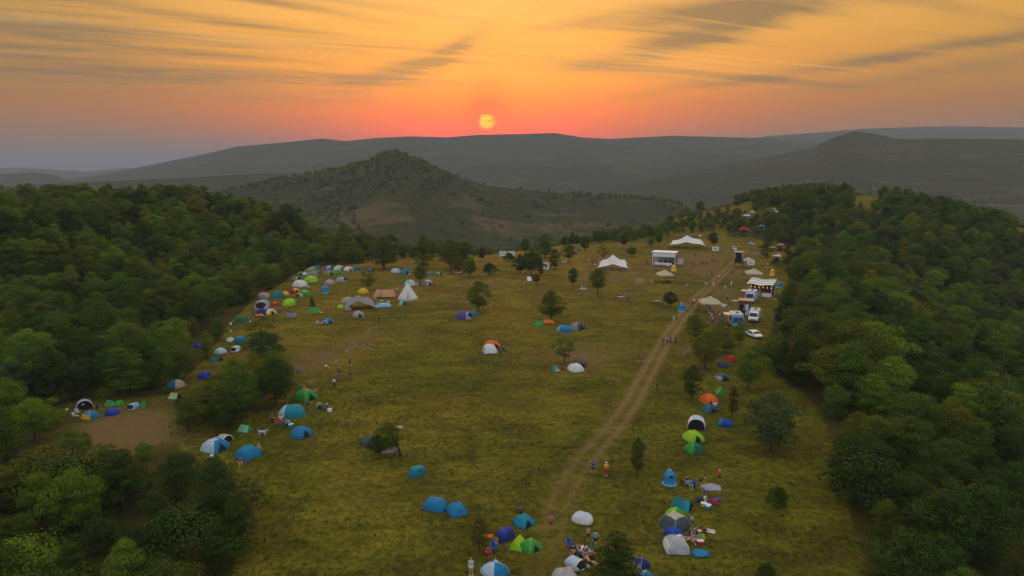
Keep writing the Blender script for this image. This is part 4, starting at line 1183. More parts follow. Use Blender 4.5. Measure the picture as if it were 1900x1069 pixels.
ED = [('pel', 'spi'), ('spi', 'che'), ('che', 'nec'), ('nec', 'hed'), ('hed', 'top')] + [(a + s, b + s) if a != 'che' else (a, b + s) for s in 'LR' for a, b in (('che', 'sh'), ('sh', 'el'), ('el', 'wr'), ('wr', 'ha'))] \
    + [(('pel', 'hi' + s)) for s in 'LR'] + [(a + s, b + s) for s in 'LR' for a, b in (('hi', 'kn'), ('kn', 'an'), ('an', 'to'))]
POSES = {
    'stand': {},
    'hips': dict(elL=(.36, .10, 1.18), wrL=(.20, -.06, 1.02), haL=(.15, -.09, 1.00), elR=(-.33, .06, 1.17), wrR=(-.24, -.12, 1.05), haR=(-.17, -.16, 1.08), knL=(.13, -.05, .5), anL=(.17, .02, .09), toL=(.20, -.13, .045)),
    'walk': dict(knL=(.10, -.20, .53), anL=(.10, -.24, .10), toL=(.11, -.40, .07), knR=(-.10, .04, .50), anR=(-.10, .30, .16), toR=(-.10, .19, .06), elL=(.23, .14, 1.16), wrL=(.25, .18, .92), haL=(.25, .18, .84),
                 elR=(-.23, -.06, 1.15), wrR=(-.24, -.25, 1.00), haR=(-.24, -.32, .96)),
    'sit': dict(pel=(0, 0, .14), spi=(0, .04, .34), che=(0, .03, .54), nec=(0, 0, .68), hed=(0, -.03, .78), top=(0, -.03, .89), shL=(.17, .02, .61), elL=(.25, -.08, .36), wrL=(.18, -.30, .38), haL=(.14, -.37, .40),
                shR=(-.17, .02, .61), elR=(-.25, -.08, .36), wrR=(-.18, -.30, .38), haR=(-.14, -.37, .40), hiL=(.10, -.05, .13), knL=(.16, -.42, .44), anL=(.14, -.62, .08), toL=(.14, -.78, .05),
                hiR=(-.10, -.05, .13), knR=(-.16, -.44, .40), anR=(-.12, -.66, .08), toR=(-.13, -.82, .05)),
    'lounge': dict(pel=(0, 0, .13), spi=(0, .14, .28), che=(0, .24, .45), nec=(0, .28, .58), hed=(0, .27, .69), top=(0, .27, .80), shL=(.17, .26, .52), elL=(.24, .40, .30), wrL=(.24, .46, .07), haL=(.25, .42, .04),
                   shR=(-.17, .26, .52), elR=(-.24, .40, .30), wrR=(-.24, .46, .07), haR=(-.25, .42, .04), hiL=(.10, -.06, .12), knL=(.13, -.45, .20), anL=(.14, -.85, .07), toL=(.17, -.92, .18),
                   hiR=(-.10, -.06, .12), knR=(-.13, -.42, .36), anR=(-.12, -.68, .08), toR=(-.13, -.83, .05)),
    'bend': dict(pel=(0, .10, .92), spi=(0, -.02, 1.06), che=(0, -.20, 1.12), nec=(0, -.34, 1.10), hed=(0, -.44, 1.08), top=(0, -.54, 1.05), shL=(.17, -.24, 1.10), elL=(.20, -.30, .82), wrL=(.18, -.40, .60), haL=(.17, -.43, .53),
                 shR=(-.17, -.24, 1.10), elR=(-.20, -.30, .82), wrR=(-.18, -.40, .60), haR=(-.17, -.43, .53), hiL=(.095, .10, .87), hiR=(-.095, .10, .87)),
    'point': dict(elR=(-.34, -.12, 1.34), wrR=(-.42, -.34, 1.40), haR=(-.44, -.42, 1.42), elL=(.25, .04, 1.15), wrL=(.15, -.18, 1.05), haL=(.09, -.22, 1.07)),
}
def add_bits(me, J):
    """face and fingers, joined to the one body mesh"""
    bm = bmesh.new(); bm.from_mesh(me)
    hd, tp = Vector(J['hed']), Vector(J['top']); up = (tp - hd).normalized()
    fwd = Vector((0, -1, 0)); fwd = (fwd - up * fwd.dot(up)).normalized()
    if J['hed'][1] < -.3: fwd = Vector((0, -.1, -1)).normalized()
    sd = up.cross(fwd)
    c = hd + up * .045
    def ball(ct, r_, mat, sc=(1, 1, 1)):
        g = bmesh.ops.create_uvsphere(bm, u_segments=8, v_segments=6, radius=r_, matrix=Matrix.Translation(ct) @ Matrix.Diagonal((*sc, 1)))
        for v in g['verts']:
            for f in v.link_faces: f.material_index = mat; f.smooth = True
    ball(c + fwd * .098 - up * .015, .017, 0, (.8, 1.1, 1.5))
    for s in (-1, 1):
        ball(c + fwd * .086 + sd * s * .033 + up * .012, .012, 1)
        ball(c + sd * s * .082 - up * .01, .026, 0, (.5, .8, 1.3))
    ball(c + fwd * .088 - up * .058, .016, 2, (1.6, .6, .45))
    mb = MB()
    for s in 'LR':
        h, w = Vector(J['ha' + s]), Vector(J['wr' + s]); dr = (h - w).normalized()
        side_ = dr.cross(Vector((0, 0, 1)) if abs(dr.z) < .8 else Vector((1, 0, 0))).normalized(); nn = side_.cross(dr)
        for k_, (o_, ln) in enumerate(((-.030, .062), (-.011, .078), (.010, .072), (.029, .055))):
            b = h + side_ * o_ + dr * .012
            mb.tube([b, b + dr * ln * .55 + nn * .004, b + dr * ln * .85 + nn * .022], [.0105, .0095, .007], 6)
        b = h + side_ * -.032 - dr * .015
        mb.tube([b, b - side_ * .026 + dr * .022, b - side_ * .030 + dr * .05], [.013, .011, .008], 6)
    nb = len(bm.verts)
    vs = [bm.verts.new(v) for v in mb.v]
    for f in mb.f:
        q = bm.faces.new([vs[i] for i in f]); q.smooth = True
    bm.to_mesh(me); bm.free()
PM = {}
def person_meshes(pose):
    if pose in PM: return PM[pose]
    J = {**BASEJ, **POSES[pose]}
    def part(names, edges, grow, extra=None):
        J2 = {**J, **(extra or {})}
        ix = {n: i for i, n in enumerate(names)}
        rad = []
        for n in names:
            r_ = RAD.get(n, RAD.get(n[:2] + n[-1], .05)); g_ = grow(n)
            rad.append(tuple(q + g_ for q in r_) if isinstance(r_, tuple) else r_ + g_)
        return skinned([J2[n] for n in names], [(ix[a], ix[b]) for a, b in edges], rad)
    names = list(BASEJ)
    body = part(names, ED, lambda n: 0.0)
    add_bits(body, J)
    L = lambda a, b, t: tuple(J[a][i] + (J[b][i] - J[a][i]) * t for i in range(3))
    ex = {'slL': L('shL', 'elL', .75), 'slR': L('shR', 'elR', .75), 'hem': L('pel', 'spi', .15), 'kuL': L('hiL', 'knL', .8), 'kuR': L('hiR', 'knR', .8), 'aaL': L('knL', 'anL', .92), 'aaR': L('knR', 'anR', .92)}
    RAD.update(slL=.050, slR=.050, hem=(.155, .115), kuL=.068, kuR=.068, aaL=.045, aaR=.045)
    shirt = part(['hem', 'spi', 'che', 'shL', 'shR', 'slL', 'slR'], [('hem', 'spi'), ('spi', 'che'), ('che', 'shL'), ('che', 'shR'), ('shL', 'slL'), ('shR', 'slR')], lambda n: .018, ex)
    trou = part(['pel', 'hiL', 'hiR', 'knL', 'knR', 'aaL', 'aaR'], [('pel', 'hiL'), ('pel', 'hiR'), ('hiL', 'knL'), ('hiR', 'knR'), ('knL', 'aaL'), ('knR', 'aaR')], lambda n: .016, ex)
    shor = part(['pel', 'hiL', 'hiR', 'kuL', 'kuR'], [('pel', 'hiL'), ('pel', 'hiR'), ('hiL', 'kuL'), ('hiR', 'kuR')], lambda n: .022, ex)
    hd, tp = Vector(J['hed']), Vector(J['top']); up = (tp - hd).normalized()
    fwd = Vector((0, -1, 0)) if J['hed'][1] > -.3 else Vector((0, -.1, -1)); fwd = (fwd - up * fwd.dot(up)).normalized(); sd = up.cross(fwd)
    hb = MB(); ctr = hd + up * .055
    def hair_fn(u, v):
        th, ph = 2 * math.pi * u, v * 1.75
        dn = up * math.cos(ph) + (sd * math.cos(th) + fwd * math.sin(th)) * math.sin(ph)
        front = max(0, dn.dot(fwd))
        return ctr + dn * (.112 + .006 * math.sin(th * 5)) * (1 - .0 * front) + up * (.035 * front * (ph > 1.0)) - fwd * .016
    hb.grid(hair_fn, 16, 7, 0, True, True)
    ho = hb.build('hair', DARK); hair = ho.data; bpy.data.objects.remove(ho)
    shoes = MB()
    for s in 'LR':
        a, t = Vector(J['an' + s]), Vector(J['to' + s])
        b = a - Vector((0, 0, .035)); d_ = (t - a); 
        shoes.tube([b - d_ * .25, b + d_ * .3 - Vector((0, 0, .0)), t + d_ * .02], [.045, .050, .038], 8)
    so = shoes.build('shoes', DARK); shoe = so.data; bpy.data.objects.remove(so)
    for me, n in ((body, 3), (shirt, 1), (trou, 1), (shor, 1)):
        me.materials.clear()
        for _ in range(n): me.materials.append(DARK)
    PM[pose] = dict(body=body, shirt=shirt, trousers=trou, shorts=shor, hair=hair, shoes=shoe)
    return PM[pose]
LIPS = plain('lips', (.35, .10, .09), .6); EYE = plain('eyes', (.03, .025, .02), .3)
HAIRC = [(.02, .014, .01), (.05, .03, .018), (.10, .06, .03), (.28, .19, .09), (.012, .01, .01)]
def person(px, py, pose, rz, shirt, legs, label, group=None, skin=None, shorts=None, hair=None, hgt=None, z=0.0, hat=None, loc=None):
    p = at(px, py) if loc is None else Vector(loc)
    g = random.Random(int(px * 7 + py * 13))
    M = person_meshes(pose)
    s = hgt or g.uniform(.95, 1.06)
    root = thing('person', label, 'person', (p.x, p.y, p.z + z), R(rz) - math.atan2(p.x, p.y), group, s)
    def add(nm, me, mats):
        o = link(bpy.data.objects.new(nm, me), root)
        for i, m in enumerate(mats):
            o.material_slots[i].link = 'OBJECT'; o.material_slots[i].material = m
        return o
    sk = plain('skin', PAL[skin or g.choice(['skin', 'skin', 'tanskin', 'paleskin'])], .55, 0, .06, 8)
    add('body', M['body'], [sk, EYE, LIPS])
    if shirt: add('shirt', M['shirt'], [F(shirt, transl=.05)])
    sh = shorts if shorts is not None else g.random() < .5
    add('shorts' if sh else 'trousers', M['shorts' if sh else 'trousers'], [F(legs, transl=.05)])
    add('shoes', M['shoes'], [P(g.choice(['black', 'dgrey', 'white', 'brown']))])
    hc = PAL[hat] if hat else HAIRC[g.randrange(len(HAIRC))] if hair is None else PAL[hair]
    add('cap' if hat else 'hair', M['hair'], [plain('cap' if hat else 'hair', hc, .7)])
    return root
# ------------------------------------------------------------------ camp tents: base px, base py, width, type, turn, colour, second colour, label
TENTS = [
 (808, 952, 55, 'tunnel', 60, 'blue', 'blue', 'larger bright blue tent of two side by side on open grass'),
 (848, 958, 37, 'dome', 20, 'blue', 'blue', 'smaller blue dome beside the larger bright blue tent'),
 (972, 980, 40, 'dome', 35, 'tealb', 'blue', 'teal-blue dome behind the lime tents'),
 (937, 1006, 46, 'tunnel', -35, 'navy', 'royal', 'navy tunnel tent with open dark mouth by lime tent'),
 (960, 1021, 35, 'ridge', -20, 'lime', 'lime', 'lime ridge tent tucked between navy and green tents'),
 (985, 1027, 40, 'dome', 40, 'green', 'lime', 'leaf green dome next to the lime ridge tent'),
 (1080, 975, 46, 'tunnel', 70, 'white', 'pale', 'white tunnel tent near a shirtless man in black shorts'),
 (918, 1076, 50, 'dome', 40, 'blue', 'pale', 'blue tent with pale top cut by the bottom edge'),
 (1066, 1060, 48, 'tunnel', 50, 'pale', 'white', 'pale blue tunnel tent with sitting crowd behind'),
 (1050, 1090, 50, 'dome', 20, 'lgrey', 'beige', 'grey-beige dome at bottom edge before pale tunnel'),
 (1190, 1056, 30, 'dome', 45, 'navy', 'lilac', 'navy and lilac tent behind dark pine with aqua towel'),
 (1196, 1082, 34, 'dome', 45, 'blue', 'sky', 'blue tent top peeping over bottom edge by pine'),
 (775, 887, 44, 'tunnel', -50, 'teal', 'tealb', 'teal tunnel tent with a white door panel'),
 (687, 830, 34, 'dome', 40, 'slate', 'slate', 'slate green dome beside the crooked tree'),
 (1266, 949, 44, 'ridge', 65, 'teal', 'tealb', 'teal ridge tent at top of the tent stack by bell bin'),
 (1253, 964, 34, 'dome', 40, 'green', 'lime', 'green dome wedged between teal and cream tents'),
 (1251, 986, 54, 'dome', 50, 'slate', 'cream', 'large slate and cream dome with open porch'),
 (1250, 1001, 34, 'dome', 40, 'royal', 'blue', 'royal blue dome squeezed behind the grey-white dome'),
 (1254, 1028, 46, 'dome', 15, 'lgrey', 'white', 'grey-white dome lowest of the tight tent stack'),
 (1287, 843, 36, 'dome', 45, 'dgreen', 'green', 'dark green dome in front of lime dome'),
 (1286, 822, 38, 'dome', 35, 'lime', 'lime', 'lime dome behind the dark green dome'),
 (1292, 794, 33, 'popup', 0, 'white', 'pale', 'white pop-up tent with wide black mouth'),
 (1345, 793, 30, 'tunnel', 80, 'royal', 'blue', 'low blue half tent by the narrow brownish juniper'),
 (1316, 766, 26, 'dome', 45, 'slate', 'teal', 'dark teal dome in front of the orange dome'),
 (1314, 750, 33, 'dome', 40, 'orange', 'orange', 'orange dome with dark teal dome at its feet'),
 (1337, 733, 20, 'ridge', 10, 'green', 'green', 'slim bright green tent standing above orange dome'),
 (1340, 707, 24, 'dome', 40, 'slate', 'lilac', 'slate tent half hidden behind low bushes'),
 (1341, 682, 20, 'dome', 40, 'denim', 'slate', 'small dim blue tent below the red tent'),
 (1356, 671, 20, 'dome', 40, 'red', 'red', 'red dome tent beside the bright green tree'),
 (913, 649, 32, 'dome', 45, 'orange', 'dgrey', 'orange and grey dome alone in mid meadow'),
 (909, 656, 26, 'dome', 10, 'white', 'lgrey', 'white porch tent in front of the orange dome'),
 (1032, 690, 18, 'ridge', 20, 'tealb', 'cream', 'tiny teal wedge tent near thin young tree'),
 (1074, 683, 28, 'dome', 40, 'dgrey', 'dgrey', 'dark grey dome behind the white dome in mid meadow'),
 (1068, 691, 29, 'dome', 30, 'white', 'lgrey', 'white dome before dark grey dome in mid meadow'),
 (1047, 618, 35, 'tunnel', 60, 'blue', 'sky', 'sky blue tunnel tent next to a dark grey dome'),
 (1071, 613, 28, 'dome', 50, 'dgrey', 'grey', 'dark grey dome next to sky blue tunnel tent'),
 (1001, 606, 23, 'ridge', 50, 'green', 'green', 'small green ridge tent left of orange tarp under tree'),
 (1017, 600, 22, 'cloth', 0, 'orange', 'orange', 'orange tarp strung below the bushy meadow tree'),
 (861, 594, 37, 'tunnel', 70, 'purple', 'lilac', 'purple tunnel tent beside thin-leaved spreading tree'),
 (879, 585, 15, 'dome', 30, 'blue', 'blue', 'small blue dome behind the purple tunnel tent'),
 (542, 777, 56, 'tunnel', 70, 'tealb', 'pale', 'big family tunnel tent in white and teal'),
 (568, 745, 40, 'dome', 40, 'green', 'lilac', 'bright green dome with grey side behind family tent'),
 (563, 728, 24, 'ridge', 30, 'dgreen', 'orange', 'dark green wedge tent with orange peak'),
 (593, 758, 19, 'popup', 20, 'khaki', 'grey', 'khaki pop-up tent with open mouth beside green dome'),
 (560, 814, 38, 'dome', 35, 'blue', 'blue', 'blue dome with person sitting in its doorway'),
 (456, 803, 28, 'ridge', 45, 'mint', 'green', 'mint green tent near the grey dog'),
 (415, 822, 33, 'popup', 30, 'lgrey', 'white', 'pale grey pop-up with black doorway at wood edge'),
 (400, 841, 46, 'dome', 40, 'blue', 'pale', 'blue and pale dome in front of grey pop-up'),
 (462, 852, 42, 'dome', 30, 'blue', 'tealb', 'blue dome with hatted person beside it'),
 (505, 737, 20, 'cloth', 0, 'orange', 'orange', 'orange tarp deep under the copse trees'),
 (381, 704, 25, 'dome', 45, 'royal', 'royal', 'royal blue dome alone between copse and wood'),
 (327, 721, 30, 'dome', 40, 'beige', 'teal', 'beige dome with teal top at wood edge'),
 (338, 699, 14, 'ridge', 30, 'green', 'green', 'green tarp corner showing over beige dome'),
 (325, 741, 24, 'ridge', 45, 'pgreen', 'pgreen', 'pale green ridge tent below the beige dome'),
 (168, 778, 27, 'dome', 40, 'blue', 'yellow', 'bright blue tent with yellow crest on bare clearing'),
 (208, 772, 28, 'tunnel', 75, 'royal', 'navy', 'deep blue tunnel tent in the bare clearing'),
 (157, 758, 28, 'popup', 0, 'navy', 'lgrey', 'dark navy pop-up with pale arch under wood'),
 (205, 755, 20, 'ridge', 40, 'green', 'mint', 'mint green tent with awning in the clearing'),
 (222, 754, 17, 'dome', 40, 'green', 'green', 'green dome behind the deep blue tunnel tent'),
 (249, 760, 27, 'tunnel', -40, 'sky', 'pale', 'pale sky blue tunnel tent in the clearing'),
 (269, 757, 14, 'ridge', 30, 'green', 'green', 'small green wedge at the clearing end'),
 (410, 657, 20, 'dome', 30, 'pale', 'white', 'pale blue dome with towels hung over it'),
 (438, 653, 23, 'tunnel', -30, 'pale', 'white', 'pale tunnel tent in front of teal tunnel'),
 (446, 637, 30, 'tunnel', 50, 'teal', 'tealb', 'dark teal tunnel tent with bright top'),
 (428, 634, 15, 'dome', 30, 'white', 'lgrey', 'small white dome squeezed behind pale tunnel tent'),
 (487, 649, 27, 'cloth', 20, 'pale', 'dgrey', 'pale sheet with dark scrawl spread over a tent'),
 (505, 639, 20, 'dome', 40, 'dgrey', 'lilac', 'dark grey dome behind the scrawled sheet'),
 (369, 646, 15, 'dome', 30, 'royal', 'royal', 'royal blue tent deep under the dark wood'),
 (402, 672, 22, 'ridge', 60, 'teal', 'slate', 'dim teal tent below the pale dome with towels'),
 (449, 599, 24, 'dome', 45, 'dgreen', 'dgreen', 'dark green dome by the wood with red gear'),
 (481, 587, 15, 'bundle', 0, 'orange', 'orange', 'round orange pop-up cover lying in front of navy tent'),
 (504, 584, 18, 'dome', 15, 'yellow', 'white', 'yellow dome with white tip'),
 (515, 580, 12, 'dome', 30, 'purple', 'purple', 'purple tent beside the yellow white-tipped dome'),
 (487, 583, 18, 'dome', 35, 'navy', 'royal', 'navy dome behind the round orange cover'),
 (488, 574, 34, 'tunnel', -15, 'grey', 'lgrey', 'long grey tunnel tent reaching to the wood'),
 (489, 554, 28, 'tunnel', 60, 'beige', 'pink', 'beige tunnel tent above the long grey one'),
 (511, 568, 14, 'dome', 30, 'red', 'pink', 'small red dome under the beige tunnel tent'),
 (489, 546, 14, 'ridge', 20, 'maroon', 'grey', 'maroon tent by trees above the beige tunnel'),
 (515, 553, 24, 'dome', 40, 'teal', 'tealb', 'teal dome next to yellow and maroon tents'),
 (538, 568, 33, 'tunnel', -40, 'lime', 'green', 'large lime tunnel tent in the crowded rows'),
 (556, 552, 17, 'tunnel', -40, 'pgreen', 'olive', 'pale olive tunnel tent behind large lime one'),
 (530, 548, 13, 'dome', 20, 'yellow', 'yellow', 'yellow dome on the wood side of maroon dome'),
 (540, 545, 14, 'dome', 20, 'maroon', 'red', 'maroon dome between two yellow domes'),
 (549, 542, 13, 'dome', 20, 'yellow', 'yellow', 'yellow dome on the meadow side of maroon dome'),
 (565, 549, 24, 'tunnel', 55, 'green', 'mint', 'green tunnel tent sloping toward the meadow'),
 (557, 533, 26, 'dome', 40, 'white', 'sky', 'white tent with blue skirt in crowded rows'),
 (550, 521, 20, 'ridge', 40, 'olive', 'pgreen', 'olive tent with pale stripe against the wood'),
 (577, 524, 24, 'dome', 40, 'lime', 'lime', 'flat bright lime dome under the grey tent'),
 (580, 514, 26, 'tunnel', 60, 'grey', 'lilac', 'grey tunnel tent just above flat lime dome'),
 (557, 511, 12, 'dome', 20, 'green', 'green', 'bright green dome with white side neighbour'),
 (565, 511, 10, 'dome', 20, 'white', 'lgrey', 'small white dome next to bright green dome'),
 (586, 509, 16, 'dome', 30, 'green', 'olive', 'moss green dome in the uppermost tent rows'),
 (610, 512, 20, 'dome', 40, 'olive', 'khaki', 'low olive dome with beige pole'),
 (624, 510, 18, 'dome', 40, 'green', 'white', 'green dome with white rim near the corner'),
 (629, 502, 18, 'dome', 40, 'cream', 'white', 'cream dome behind the white-rimmed green dome'),
 (612, 501, 19, 'tunnel', 60, 'sky', 'blue', 'light blue tunnel tent in the uppermost row'),
 (604, 503, 13, 'dome', 40, 'purple', 'purple', 'purple dome in the uppermost row'),
 (588, 499, 13, 'dome', 40, 'teal', 'tealb', 'teal dome under trees in the uppermost row'),
 (580, 501, 12, 'dome', 40, 'beige', 'white', 'beige dome under trees in the uppermost row'),
 (566, 507, 9, 'ridge', 0, 'navy', 'lilac', 'thin navy tent leaning by the white dome'),
 (571, 503, 8, 'ridge', 0, 'lime', 'pgreen', 'thin lime tent tucked under the trees'),
 (646, 503, 16, 'dome', 40, 'white', 'lilac', 'white and lilac dome near the row end'),
 (637, 502, 12, 'dome', 40, 'slate', 'slate', 'slate dome beside white and lilac dome'),
 (662, 502, 17, 'tunnel', 70, 'teal', 'teal', 'teal tunnel at the end of uppermost row'),
 (655, 500, 9, 'dome', 20, 'green', 'green', 'small green dome peeking over the teal tunnel'),
 (612, 528, 17, 'dome', 40, 'lilac', 'white', 'lilac dome with white end above the blue bell bin'),
 (602, 530, 12, 'bundle', 0, 'maroon', 'grey', 'crumpled red-grey tent beside lilac dome'),
 (633, 524, 23, 'tunnel', 70, 'lilac', 'mint', 'lilac tunnel tent with mint towel on top'),
 (541, 590, 21, 'dome', 30, 'grey', 'slate', 'grey dome with dark door on open grass'),
 (583, 581, 22, 'ridge', 80, 'green', 'pgreen', 'green windbreak shelter behind the tiny pine'),
 (608, 601, 19, 'dome', 40, 'blue', 'sky', 'blue dome with people sitting at its door'),
 (674, 545, 19, 'dome', 40, 'yellow', 'yellow', 'big yellow dome beside feathery tree'),
 (715, 554, 40, 'shelter', 80, 'tan', 'tan', 'large tan canvas ridge shelter'),
 (757, 559, 36, 'bell', 0, 'white', 'lgrey', 'tall white bell tent with pointed top'),
 (748, 567, 17, 'ridge', 30, 'mint', 'dgreen', 'mint ridge tent at foot of white bell tent'),
 (712, 570, 26, 'cloth', 0, 'sky', 'white', 'pale blue collapsed tent near tan shelter'),
 (668, 575, 52, 'tarp', 0, 'grey', 'grey', 'wide grey tarp pitched over several tents'),
 (645, 563, 22, 'dome', 40, 'beige', 'lgrey', 'beige dome half under the wide grey tarp'),
 (633, 572, 15, 'ridge', 60, 'lime', 'lime', 'lime tent peeking from under the grey tarp'),
 (665, 589, 20, 'dome', 20, 'lilac', 'beige', 'lilac-grey dome in front of wide grey tarp'),
 (645, 577, 14, 'dome', 30, 'grey', 'grey', 'small grey dome under the grey tarp edge'),
 (734, 507, 17, 'dome', 40, 'pale', 'sky', 'pale blue dome below tall egg-shaped tree'),
 (752, 509, 18, 'dome', 40, 'blue', 'tealb', 'deep sky blue dome beside pale blue dome'),
 (689, 502, 11, 'ridge', 40, 'blue', 'denim', 'small blue tent alone under the far trees'),
 (799, 510, 11, 'dome', 40, 'tealb', 'teal', 'teal dome past the square-topped tree'),
 (815, 510, 13, 'tunnel', 70, 'lilac', 'denim', 'lilac-blue tent at end of far tree row'),
 (754, 525, 13, 'dome', 40, 'teal', 'slate', 'slate teal tent behind the mint-edged white dome'),
 (761, 531, 22, 'dome', 40, 'white', 'mint', 'white dome with mint edge near square-topped tree'),
 (793, 530, 20, 'dome', 40, 'lilac', 'white', 'whitish lilac dome with person beside it'),
 (1386, 402, 14, 'cloth', 0, 'pale', 'blue', 'pale tarp with blue blot on far hill clearing'),
 (1396, 397, 10, 'dome', 30, 'pgreen', 'pgreen', 'pale green dome on the far hill clearing'),
 (1381, 431, 18, 'tarp', 0, 'red', 'pink', 'red canopy under the far hill trees'),
 (1413, 424, 12, 'tarp', 0, 'blue', 'sky', 'blue canopy in the wood past egg-shaped tree'),
 (1073, 465, 9, 'dome', 30, 'blue', 'blue', 'tiny blue dome on the meadow rim'),
 (1442, 476, 15, 'bundle', 0, 'white', 'lgrey', 'white bundle of cloth by dark shrub at wood'),
 (1300, 437 + 2, 8, 'ridge', 40, 'cream', 'orange', 'cream and orange tent among the far hill trees'),
 (1300, 1034, 30, 'bundle', 15, 'blue', 'royal', 'crumpled bright blue tent lying on the grass'),
 (1320, 911, 32, 'bundle', 10, 'lilac', 'white', 'white and lilac sheet spread by red-shirted person'),
 (905, 1000, 18, 'bundle', 0, 'orange', 'yellow', 'orange blanket thrown over the brownish shrub'),
 (740, 796, 15, 'bundle', 0, 'beige', 'cream', 'beige cloth hanging at top of crooked tree'),
 (1322, 936, 20, 'bundle', 0, 'maroon', 'red', 'red picnic blanket scattered with clothes'),
 (1331, 930, 14, 'bundle', 20, 'purple', 'lilac', 'purple rucksack heap beside red blanket'),
]
for t in TENTS: tent(*t)

